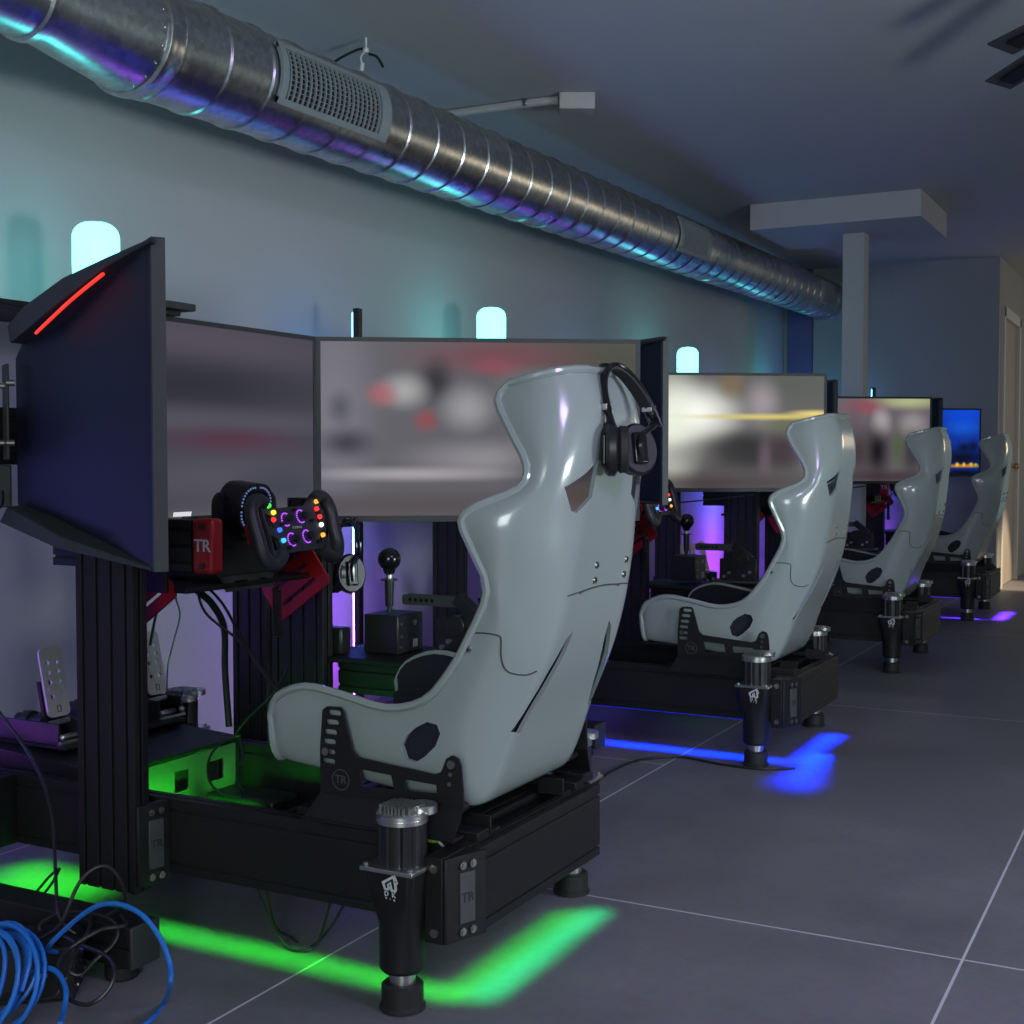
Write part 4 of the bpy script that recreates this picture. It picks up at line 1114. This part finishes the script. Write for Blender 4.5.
def make_wheel():
    c = V((-1.785, 2.335, 0.850))
    t = thing('steering_wheel', 'black formula style steering wheel with coloured buttons at the nearest simulator', 'steering wheel', tuple(c), 'formula style steering wheels')
    v = V((-0.30, -0.02, 1)).normalized(); u = V((0.0, 1, -0.0)).normalized(); u = (u + v * 0.02).normalized()
    n = u.cross(v).normalized()
    if n.x < 0: n = -n
    Pp = lambda a, b, d=0: c + u * a + v * b + n * d
    o2 = [(-0.085, 0.050), (-0.05, 0.046), (0.05, 0.046), (0.085, 0.064), (0.105, 0.068), (0.108, 0.02), (0.100, -0.03), (0.108, -0.064), (0.06, -0.056), (-0.06, -0.056), (-0.108, -0.064), (-0.100, -0.03), (-0.108, 0.02), (-0.105, 0.068), (-0.085, 0.064)]
    plate('wheel_plate', o2, [[(-0.100, 0.035), (-0.082, 0.030), (-0.080, 0.002), (-0.098, 0.010)], [(0.100, 0.035), (0.098, 0.010), (0.080, 0.002), (0.082, 0.030)], [(-0.098, -0.012), (-0.076, -0.022), (-0.072, -0.042), (-0.098, -0.05)], [(0.098, -0.012), (0.098, -0.05), (0.072, -0.042), (0.076, -0.022)]], 0.012, c, u, v, 'carbon', t, bev=0.0015)
    for s in (-1, 1):
        g = [(0.090, 0.058), (0.108, 0.066), (0.130, 0.060), (0.142, 0.035), (0.140, -0.01), (0.138, -0.05), (0.118, -0.078), (0.088, -0.072), (0.072, -0.056)]
        mb = MB(); mb.tube([Pp(s * a, b, 0.004) for a, b in g], 0.0155, 12, 6); mb.build('grip', 'grip', t)
    MB().obox(Pp(0, -0.005, -0.022), u, v, n, 0.13, 0.085, 0.034).build('control_pod', 'plastic', t, 0.006)
    cols = {'white': (1, 1, 1), 'green': (0.05, 1, 0.05), 'yellow': (1, 0.8, 0.05), 'red': (1, 0.03, 0.03), 'blue': (0.05, 0.15, 1), 'cyan': (0.05, 0.5, 1), 'orange': (1, 0.4, 0.05), 'purple': (0.45, 0.08, 1)}
    for kx in cols: M['b_' + kx] = emit_mat('button_' + kx, cols[kx] + (1,), 1.6)
    for (a, b, kx) in ((-0.100, 0.060, 'white'), (-0.083, 0.052, 'green'), (-0.072, 0.036, 'yellow'), (-0.066, -0.004, 'blue'), (-0.062, -0.028, 'cyan'), (-0.078, 0.020, 'red'),
                       (0.108, 0.062, 'purple'), (0.092, 0.053, 'orange'), (0.086, 0.036, 'red'), (0.090, 0.017, 'red'), (0.088, -0.002, 'white'), (0.084, -0.026, 'orange')):
        MB().cyl(Pp(a, b, 0.006), Pp(a, b, 0.012), 0.0056, 0.0048, n=14).build('button', 'b_' + kx, t)
    for (a, b) in ((-0.034, 0.018), (0.022, 0.022), (-0.030, -0.028), (0.026, -0.025)):
        kb = MB().cyl(Pp(a, b, 0.006), Pp(a, b, 0.022), 0.0095, 0.008, n=20).build('dial', 'plastic', t)
        mb = MB()
        for i in range(14):
            an = math.radians(60 + i * 18)
            p = Pp(a + 0.0145 * math.cos(an), b + 0.0145 * math.sin(an), 0.0075); mb.obox(p, u, v, n, 0.0022, 0.0022, 0.0025)
        mb.build('dial_ring', 'b_purple', kb)
    for (a, b) in ((-0.055, 0.008), (0.055, 0.010), (-0.0, 0.038), (0.058, -0.04), (-0.05, -0.045)):
        MB().cyl(Pp(a, b, 0.006), Pp(a, b, 0.016), 0.004, n=12).build('toggle', 'plastic', t)
    text('wheel_letters', 'FORMULA', 0.0075, Pp(0.0, -0.002, 0.0068), u, v, 'white', t, 0.0003)
    for s in (-1, 1):
        mb = MB(); mb.obox(Pp(s * 0.085, 0.0, -0.035), u, v, n, 0.085, 0.045, 0.003); mb.build('shift_paddle', 'red', t, 0.001)
    # coiled lead
    mb = MB(); pts = []
    top, bot = at(277, 588, Y=2.34), at(278, 636, Y=2.34)
    for i in range(19 * 8):
        f = i / (19 * 8 - 1); a = 2 * PI * 19 * f
        pts.append(top.lerp(bot, f) + V((math.cos(a), math.sin(a), 0)) * 0.0085)
    mb.tube(pts, 0.0026, 6, 1); mb.tube([Pp(-0.02, -0.05, -0.02), at(274, 578, Y=2.34), top], 0.003)
    mb.build('coiled_lead', 'black_cable', t)
    return t
sw0 = make_wheel()
dup(wb0, (0, PITCHY[1], 0.02), 'wheel motor behind the second steering wheel, under the narrow dark display back')
dup(sw0, (0.03, PITCHY[1], 0.0), 'steering wheel with coloured buttons just right of the nearest seat back')
dup(wb0, (0, PITCHY[2], 0.02), 'wheel motor of the third simulator, behind the second seat')
dup(sw0, (0, PITCHY[2], 0.0), 'steering wheel of the third simulator, behind the second seat')
dup(wb0, (0, PITCHY[3], 0.02), 'wheel motor of the farthest simulator, behind the third seat')
dup(sw0, (0, PITCHY[3], 0.0), 'steering wheel of the farthest simulator, behind the third seat')

# ------------------------------------------------------------------ pedals
def make_pedals():
    t = thing('pedal_set', 'three perforated silver pedals on a black base at the near left', 'pedals', (-2.40, 2.36, 0.33), 'pedal sets on the frames')
    for yc in (2.205, 2.37, 2.535):
        v = V((-0.22, 0, 1)).normalized(); u = V((0, 1, 0.0))
        c = V((-2.40, yc, 0.473))
        holes = [circ(a, b, 0.0068, 12) for a in (-0.014, 0.014) for b in (0.046, 0.024, 0.0, -0.034)]
        holes += [rrect(s * 0.021, -0.018, 0.003, 0.016, 0.0014, 2) for s in (-1, 1)]
        pd = plate('pedal', rrect(0, 0, 0.066, 0.165, 0.014, 5), holes, 0.006, c, u, v, 'satin', t, bev=0.001)
        plate('pedal_mark', rrect(0, -0.064, 0.012, 0.016, 0.001, 2), [rrect(0, -0.064, 0.009, 0.013, 0.001, 2)], 0.001, c + u.cross(v).normalized() * 0.0035, u, v, 'greyprint', pd)
        mb = MB(); mb.obox(V((-2.415, yc - 0.018, 0.40)), (1, 0, 0), (0, 1, 0), v, 0.010, 0.006, 0.15); mb.obox(V((-2.415, yc + 0.018, 0.40)), (1, 0, 0), (0, 1, 0), v, 0.010, 0.006, 0.15)
        mb.build('pedal_arm', 'alu2', pd)
        mb = MB(); mb.cyl((-2.36, yc - 0.035, 0.345), (-2.36, yc + 0.035, 0.345), 0.008); mb.cyl((-2.385, yc - 0.03, 0.378), (-2.385, yc + 0.03, 0.378), 0.007)
        mb.cyl((-2.335, yc - 0.045, 0.338), (-2.335, yc + 0.045, 0.338), 0.005)
        for s in (-0.035, 0.035): mb.ball((-2.335, yc + s, 0.352), 0.008, n=10)
        mb.build('pedal_rods', 'silver', pd)
        mb = MB(); mb.box(-2.55, -2.34, yc - 0.045, yc - 0.038, 0.326, 0.385); mb.box(-2.55, -2.34, yc + 0.038, yc + 0.045, 0.326, 0.385)
        mb.cyl((-2.52, yc, 0.372), (-2.43, yc, 0.372), 0.018); mb.cyl((-2.49, yc, 0.372), (-2.47, yc, 0.372), 0.026)
        mb.build('pedal_mechanism', 'plastic', pd, 0.002)
    MB().box(-2.555, -2.30, 2.145, 2.548, 0.3295, 0.336).build('pedal_base', 'alu2', t, 0.001)
    return t
pd0 = make_pedals()
dup(pd0, (0, PITCHY[1], 0), 'perforated silver pedals of the second simulator, beside its black upright')
dup(pd0, (0, PITCHY[2], 0), 'perforated silver pedals of the third simulator, behind the second seat')

# ------------------------------------------------------------------ shifter and handbrake
def make_shifter():
    t = thing('gear_shifter', 'black box shifter with round knob just left of the nearest seat', 'shifter', (-1.835, 2.81, 0.5075), 'box shifters on side shelves')
    MB().box(-1.885, -1.782, 2.75, 2.87, 0.508, 0.607).build('shifter_box', 'plastic', t, 0.003)
    mb = MB()
    for zz in (0.525, 0.553, 0.585): mb.cyl((-1.785, 2.765, zz), (-1.779, 2.765, zz), 0.004, n=10)
    mb.cyl((-1.784, 2.83, 0.583), (-1.780, 2.83, 0.583), 0.008, n=16)
    mb.build('box_screws', 'bolt', t)
    MB().box(-1.783, -1.7805, 2.822, 2.842, 0.520, 0.540).build('box_label', 'grey_cable', t)
    MB().lathe((-1.84, 2.80, 0), [(0.006, 0.606), (0.006, 0.622), (0.0105, 0.625), (0.0125, 0.68), (0.0125, 0.690), (0.022, 0.6905), (0.022, 0.694), (0.008, 0.696), (0.008, 0.712)], 24).build('shift_lever', 'plastic', t)
    MB().lathe((-1.84, 2.80, 0), [(0.0085, 0.695), (0.0085, 0.705)], 24).build('lever_ring', 'silver', t)
    mb = MB(); mb.ball((-1.84, 2.80, 0.745), 0.030, sz=1.0, n=28); mb.lathe((-1.84, 2.80, 0), [(0.013, 0.708), (0.018, 0.725)], 24); mb.build('shift_knob', 'gloss', t)
    return t
def make_brake():
    t = thing('handbrake', 'black perforated handbrake lever right of the nearest shifter', 'handbrake', (-1.68, 2.82, 0.5075), 'handbrakes on side shelves')
    hs = [circ(0.018 + i * 0.0165, 0, 0.0058, 12) for i in range(5)]
    for dy in (-0.012, 0.012):
        plate('lever_side', rrect(0.085, 0, 0.18, 0.026, 0.006, 3), hs, 0.003, (-1.80, 2.82 + dy, 0.643), (1, 0, 0), (0, 0, 1), 'gunmetal', t)
    MB().box(-1.80, -1.63, 2.812, 2.828, 0.633, 0.653).build('lever_core', 'alu2', t, 0.002)
    mb = MB(); mb.obox((-1.612, 2.82, 0.625), (1, 0, -0.8), (0, 1, 0), (0.8, 0, 1), 0.09, 0.035, 0.03); mb.cyl((-1.64, 2.79, 0.585), (-1.64, 2.85, 0.585), 0.026); mb.cyl((-1.60, 2.795, 0.60), (-1.60, 2.845, 0.60), 0.02)
    mb.box(-1.70, -1.55, 2.80, 2.806, 0.51, 0.60); mb.box(-1.70, -1.55, 2.834, 2.84, 0.51, 0.60)
    mb.build('brake_linkage', 'plastic', t, 0.002)
    mb = MB()
    for x, z_ in ((-1.68, 0.53), (-1.66, 0.545), (-1.60, 0.535), (-1.575, 0.55)): mb.cyl((x, 2.79, z_), (x, 2.85, z_), 0.006, n=12)
    mb.build('brake_pins', 'silver', t)
    MB().box(-1.72, -1.53, 2.77, 2.87, 0.508, 0.516).build('brake_base', 'gunmetal', t, 0.001)
    return t
sh0 = make_shifter(); hb0 = make_brake()
dup(sh0, (0.02, PITCHY[1], 0.01), 'black box shifter with round knob just left of the second seat')
dup(hb0, (0.02, PITCHY[1], 0.01), 'black perforated handbrake lever right of the second shifter')
dup(sh0, (0, PITCHY[2], 0.01), 'black box shifter left of the third seat')
dup(hb0, (0, PITCHY[2], 0.01), 'black handbrake lever right of the third shifter')

# ------------------------------------------------------------------ headsets
def headset(label, cl, cr, top, lean, ncl, ncr, z_cup, kl, kr, group='black headsets'):
    """cl, cr: plan positions of the two cups; top: apex height; lean: shift of the apex"""
    cl, cr = V((cl[0], cl[1], z_cup)), V((cr[0], cr[1], z_cup)); mid = (cl + cr) / 2
    t = thing('headset', label, 'headset', tuple(mid), group)
    kl, kr = V((kl[0], kl[1], z_cup)), V((kr[0], kr[1], z_cup))
    half = (cr - cl) / 2
    hgt = top - z_cup - 0.045
    def arc(a, grow=0.0):
        k = math.sin(a)
        return mid + half * (-math.cos(a)) * (1 + grow) + V((0, 0, 0.045)) + (V((0, 0, hgt + grow * 0.1)) + V(lean)) * k
    th = (cr - cl).normalized(); side = th.cross(V((0, 0, 1))).normalized()
    for off, r, nm in ((-0.013, 0.004, 'headband'), (0.013, 0.004, 'headband')):
        MB().tube([arc(PI * i / 16, 0.06) + side * off for i in range(17)], r, 8, 2).build(nm, 'gloss', t)
    rings = []
    for i in range(2, 23):
        a = PI * i / 24; p = arc(a, -0.04); q = arc(a, 0.0)
        dn = (q - p); dn = dn.normalized() if dn.length > 1e-6 else V((0, 0, 1))
        rings.append([p + side * 0.016, p + side * 0.016 + dn * 0.005, p - side * 0.016 + dn * 0.005, p - side * 0.016])
    MB().loft(rings).build('band_pad', 'rubber', t, 0.001)
    for c, s, nn in ((kl, -1, ncl), (kr, 1, ncr)):
        nn = V(nn).normalized(); w = V((0, 0, 1)).cross(nn).normalized(); vv = nn.cross(w)
        def oring(d, a, b, dz=0): return [c + nn * d + w * (math.cos(2 * PI * i / 28) * a) + vv * (math.sin(2 * PI * i / 28) * b + dz) for i in range(28)]
        mb = MB(); mb.loft([oring(-0.012, 0.034, 0.044), oring(-0.008, 0.041, 0.051), oring(0.004, 0.041, 0.051), oring(0.010, 0.036, 0.046)]); cu_ = mb.build('ear_cup', 'plastic', t)
        mb = MB(); mb.loft([oring(-0.034, 0.026, 0.036), oring(-0.030, 0.034, 0.044), oring(-0.018, 0.035, 0.045), oring(-0.0125, 0.030, 0.040)]); mb.build('ear_pad', 'rubber', cu_)
        mb = MB(); mb.obox(c + nn * 0.013, w, vv, nn, 0.030, 0.062, 0.010); mb.build('cup_badge', 'gloss', cu_, 0.004)
        e = arc(0.0 if s < 0 else PI, 0.03)
        pts = [arc(0.35 if s < 0 else PI - 0.35, 0.03), e + V((0, 0, 0.01)), c + nn * 0.016 + V((0, 0, 0.02)), c + nn * 0.018 - V((0, 0, 0.02))]
        MB().tube(pts, 0.0065, 8, 5).build('yoke', 'gloss', t)
        q = arc(0.30 if s < 0 else PI - 0.30, 0.05)
        MB().obox(q, th, side, (0, 0, 1), 0.014, 0.026, 0.012).build('slider_clip', 'silver', t, 0.001)
    return t
headset('black headset hanging over the top right corner of the nearest seat', (-0.987, 2.262), (-0.945, 2.385), 1.180, (-0.052, 0.01, 0), (-0.88, -0.45, 0.0), (0.80, -0.62, 0.22), 1.020, (-0.985, 2.258), (-0.952, 2.308))
headset('black headset hanging on the upright behind the nearest steering wheel', (-1.945, 2.72), (-1.90, 2.75), 0.845, (0.0, 0.0, 0), (-0.4, -0.8, 0.1), (0.8, -0.5, 0.1), 0.71, (-1.955, 2.725), (-1.915, 2.735))
hk = MB(); hk.tube([(-1.93, 2.679, 0.835), (-1.925, 2.71, 0.836), (-1.92, 2.75, 0.836), (-1.918, 2.765, 0.85)], 0.006)
hk.build('headset_hook', 'alu2', rigs[0])
tag(MB().box(-1.965, -1.91, 2.685, 2.73, 0.5075, 0.575).build('phone_cradle', 'plastic', bev=0.006), 'small black cradle left of the nearest box shifter', 'cradle')

# ------------------------------------------------------------------ cables and network box
def cable(name, pts, r, mat, label, n=8, sm=8):
    pts = [V(p) for p in pts]
    o = MB().tube(pts, r, n, sm).build(name, mat, loc=pts[0])
    return tag(o, label, 'cable')
sw = thing('network_switch', 'black network switch box on the floor at the bottom left with cables plugged in', 'network switch', (-1.935, 1.70, 0.0))
ux = V((0.80, 0.60, 0)).normalized(); uy = V((-0.60, 0.80, 0)).normalized()
cs = V((-1.935, 1.70, 0.055))
MB().obox(cs, ux, uy, (0, 0, 1), 0.20, 0.13, 0.10).build('switch_case', 'alu2', sw, 0.004)
mb = MB()
for i in range(4): mb.obox(cs + ux * 0.1005 + uy * (-0.045 + i * 0.03) + V((0, 0, 0.015)), ux, uy, (0, 0, 1), 0.004, 0.018, 0.016)
mb.build('ports', 'dark', sw)
mb = MB()
for i in range(3): mb.cyl(cs + ux * 0.1 + uy * (-0.04 + i * 0.04) - V((0, 0, 0.03)), cs + ux * 0.103 + uy * (-0.04 + i * 0.04) - V((0, 0, 0.03)), 0.005, n=10)
mb.build('screws', 'bolt', sw)
# blue coil
c0 = at(-2, 1003, Y=1.55)
pts = []
for i in range(9 * 14):
    a = 2 * PI * i / 14; lp = i / 14
    rx = 0.085 + 0.018 * math.sin(lp * 2.1); rz = 0.075 + 0.012 * math.cos(lp * 1.7)
    pts.append(V((-1.855 + math.cos(a) * rx + 0.01 * math.sin(lp * 3), 1.545 + 0.030 * math.sin(lp * 1.3) + 0.045 * math.sin(a), 0.090 + math.sin(a) * rz * 1.02)))
pts = [V((p.x, p.y, max(p.z, 0.007))) for p in pts]
cable('ethernet_cable', pts, 0.0042, 'blue_cable', 'coiled bundle of blue network cable on the floor at the bottom left', sm=2)
Yc = 1.66
cable('ethernet_cable', [cs + ux * 0.10 + V((0, 0, 0.02)), at(48, 950, Y=Yc), at(70, 925, Y=Yc), at(95, 907, Y=Yc), at(118, 904, Y=Yc), at(142, 915, Y=Yc), at(160, 938, Y=Yc), at(170, 965, Y=1.65), at(170, 985, Y=1.64), at(164, 1003, Z=0.006), at(148, 1022, Z=0.006), at(120, 1036, Z=0.006)], 0.0045, 'blue_cable', 'single blue network cable arching up and looping round on the floor')
cable('ethernet_cable', [cs + ux * 0.05 - uy * 0.07, at(30, 975, Y=1.6), at(45, 968, Y=1.6), at(58, 973, Y=1.6), at(66, 990, Y=1.58), at(64, 1010, Y=1.55), at(60, 1024, Y=1.5)], 0.0045, 'blue_cable', 'short blue network cable curling down beside the blue coil')
bl = 'black_cable'
cable('power_cable', [cs + ux * 0.1, at(38, 945, Y=1.7), at(60, 925, Y=1.7), at(78, 885, Y=1.72), at(95, 868, Y=1.74), at(110, 868, Y=1.76), at(122, 885, Y=1.78), at(124, 905, Y=1.80), V((-1.84, 1.80, 0.125))], 0.0038, bl, 'black cable arching highest above the floor beam at the bottom left')
cable('power_cable', [at(-6, 705, Y=2.05), at(20, 740, Y=2.0), at(40, 775, Y=1.95), at(52, 815, Y=1.9), at(55, 860, Y=1.85), at(59, 915, Y=1.75), cs + ux * 0.09 + V((0, 0, 0.05))], 0.0036, bl, 'dark cable dropping from the pedal deck down to the network switch')
cable('power_cable', [cs + ux * 0.1 - uy * 0.03, at(45, 955, Y=1.72), at(62, 938, Y=1.70), at(80, 945, Y=1.68), at(105, 955, Y=1.65), at(115, 970, Y=1.62), at(108, 990, Y=1.60), at(90, 1004, Y=1.58), at(70, 1000, Y=1.58), at(60, 985, Y=1.6), at(58, 965, Y=1.62), at(70, 948, Y=1.66), at(100, 930, Y=1.72), at(125, 925, Y=1.76), V((-1.83, 1.84, 0.120))], 0.0038, bl, 'black cable making an upright round loop in front of the floor beam')
cable('power_cable', [cs + ux * 0.1 + uy * 0.03, at(40, 930, Y=1.74), at(55, 915, Y=1.76), at(80, 912, Y=1.78), at(108, 918, Y=1.8), at(118, 930, Y=1.8), at(112, 945, Y=1.78), at(95, 960, Y=1.74), at(80, 975, Y=1.70), at(68, 972, Y=1.68)], 0.0036, bl, 'tangled black cable lying across the end of the floor beam')
cable('power_cable', [V((-2.15, 1.62, 0.006)), V((-2.0, 1.56, 0.02)), at(40, 1000, Y=1.6), at(62, 985, Y=1.62), at(72, 960, Y=1.66), at(84, 938, Y=1.72), at(90, 926, Y=1.76), V((-1.90, 1.83, 0.122))], 0.0036, bl, 'thin black cable rising from behind the blue coil')
for i, (ya, lab) in enumerate(((908, 'upper black cable sagging over the green lit floor at far left'), (918, 'lower black cable sagging over the green lit floor at far left'))):
    cable('power_cable', [at(-10, ya - 6, Y=2.0), at(12, ya - 2, Y=2.0), at(30, ya - 10, Y=2.02), at(50, ya - 32, Y=2.04), at(60, 868, Y=2.055)], 0.003, bl, lab)
# cables from the wheel deck
dX = -2.02
cable('wiring_loom', [at(187, 573, Y=2.33), at(197, 590, Y=2.36), at(212, 604, Y=2.40), at(224, 628, Y=2.45), at(225, 670, Y=2.48), at(229, 726, Y=2.5)], 0.0085, bl, 'thick black wiring loom hanging down below the nearest wheel deck')
cable('power_cable', [at(186, 578, Y=2.33), at(170, 590, Y=2.33), at(158, 608, Y=2.33), at(150, 645, Y=2.35)], 0.0035, bl, 'thin black cable running left below the nearest wheel deck')
cable('power_cable', [at(196, 580, Y=2.30), at(205, 612, Y=2.32), at(238, 640, Y=2.38), at(262, 668, Y=2.42), at(283, 697, Y=2.46)], 0.0032, bl, 'thin black cable slanting right across the purple wall, lower one')
cable('power_cable', [at(200, 580, Y=2.34), at(222, 603, Y=2.36), at(240, 635, Y=2.4), at(262, 672, Y=2.42), at(288, 700, Y=2.46)], 0.0032, bl, 'thin black cable slanting right across the purple wall, upper one')
cable('power_cable', [at(288, 668, Y=2.50), at(272, 695, Y=2.50), at(250, 716, Y=2.50), at(238, 730, Y=2.50), at(232, 738, Y=2.5)], 0.003, bl, 'thin black cable crossing below the coiled lead of the nearest wheel')
cable('power_cable', [at(178, 580, Y=2.36), at(176, 598, Y=2.37), at(180, 615, Y=2.38), at(174, 640, Y=2.40), at(168, 665, Y=2.45), at(167, 690, Y=2.50)], 0.0022, 'grey_cable', 'thin pale cable hanging from the nearest wheel deck')
cable('power_cable', [at(240, 735, Y=2.5), at(222, 742, Y=2.46), at(209, 760, Y=2.40), at(210, 782, Y=2.36), at(225, 795, Y=2.32), at(242, 797, Y=2.30)], 0.003, bl, 'black cable curving in front of the green lit deck bracket')
cable('power_cable', [at(238, 734, Y=2.52), at(243, 755, Y=2.5), at(237, 775, Y=2.45), at(246, 800, Y=2.4), at(243, 818, Y=2.3), at(255, 826, Y=2.25)], 0.0035, bl, 'black cables falling at the end of the green lit deck bracket')
cable('power_cable', [V((-1.72, 2.10, 0.132)), at(270, 920, Y=2.1), at(285, 945, Y=2.1), at(300, 951, Y=2.1), at(318, 942, Y=2.12), V((-1.53, 2.12, 0.132))], 0.003, bl, 'thin cable sagging under the nearest frame to the floor')
cable('power_cable', [V((-1.69, 2.10, 0.132)), at(275, 925, Y=2.14), at(292, 938, Y=2.14), at(308, 948, Y=2.14), at(330, 928, Y=2.14), V((-1.50, 2.14, 0.132))], 0.003, bl, 'second thin cable sagging under the nearest frame, behind the first')
cable('power_cable', [V((-1.62, 3.55, 0.005))] + [at(x, y_, Z=0.005) for x, y_ in ((610, 772), (640, 760), (680, 757), (720, 764), (760, 769), (795, 768))], 0.004, bl, 'black cable lying on the floor in front of the second frame')
# cables seen below the second and third displays
for k in (1, 2):
    oy = PITCHY[k]
    cable('power_cable', [V((-2.0, 2.55 + oy, 0.87)), V((-1.9, 2.70 + oy, 0.83)), V((-1.75, 2.85 + oy, 0.84)), V((-1.6, 3.0 + oy, 0.86))], 0.003, bl,
          ['', 'thin black cable hanging in an arc under the yellow line display', 'thin black cable hanging in an arc under the pink and grey display'][k])
tag(MB().box(-3.028, -2.985, 6.7, 7.1, 0.0, 1.0).build('leaning_board', 'wood', bev=0.003), 'brown board leaning against the wall behind the second shifter', 'board')
cp = thing('cable_plug', 'small lime green plug beside the front actuator of the nearest frame', 'plug', tuple(at(433, 838, Y=2.05)))
q0 = at(430, 838, Y=2.05); q1 = at(436, 839, Y=2.05)
MB().cyl(q0, q1, 0.009, 0.007, n=14).build('plug_body', 'lime', cp)
MB().tube([q1, at(443, 846, Y=2.055), at(450, 852, Y=2.06)], 0.0025).build('plug_lead', 'grey_cable', cp)

# ------------------------------------------------------------------ light
w = bpy.data.worlds.new('world'); S.world = w; w.use_nodes = True
bg = w.node_tree.nodes['Background']; bg.inputs[0].default_value = (0.43, 0.56, 0.57, 1); bg.inputs[1].default_value = 0.35
# shop window behind the camera
area('window_daylight', (1.2, -3.2, 1.7), (-1.4, 3.5, 1.2), 1.4, 1.6, 95, (0.86, 0.98, 0.97))
area('side_wall_fill', (1.9, 2.7, 0.90), (-2.8, 3.8, 1.55), 0.7, 0.5, 21, (0.80, 0.93, 0.97), 110)  # unseen fill added inside the room to light the wall, no window
area('violet_floor_fill', (1.2, 1.5, 2.50), (0.6, 2.6, 0.0), 0.8, 0.8, 55, (0.66, 0.52, 1.0))  # unseen violet fill added to tint and brighten the floor, no fixture
l = bpy.data.lights.new('warm_spot', 'SPOT'); l.energy = 900; l.color = (1.0, 0.78, 0.5); l.spot_size = math.radians(17); l.spot_blend = 0.6; l.shadow_soft_size = 0.05
o = bpy.data.objects.new('warm_spot', l); COL.objects.link(o); o.location = (1.2, 10.0, 2.2)
o.rotation_euler = (V((-1.37, 11.0, 0.05)) - V(o.location)).to_track_quat('-Z', 'Y').to_euler()
area('warm_room', (1.2, 11.8, 1.6), (-1.2, 10.2, 0.4), 0.8, 0.8, 14, (1.0, 0.76, 0.52))

S.view_settings.view_transform = 'Standard'
S.view_settings.look = 'None'
S.view_settings.exposure = 0.0
S.view_settings.gamma = 1.0
S.view_settings.use_curve_mapping = False
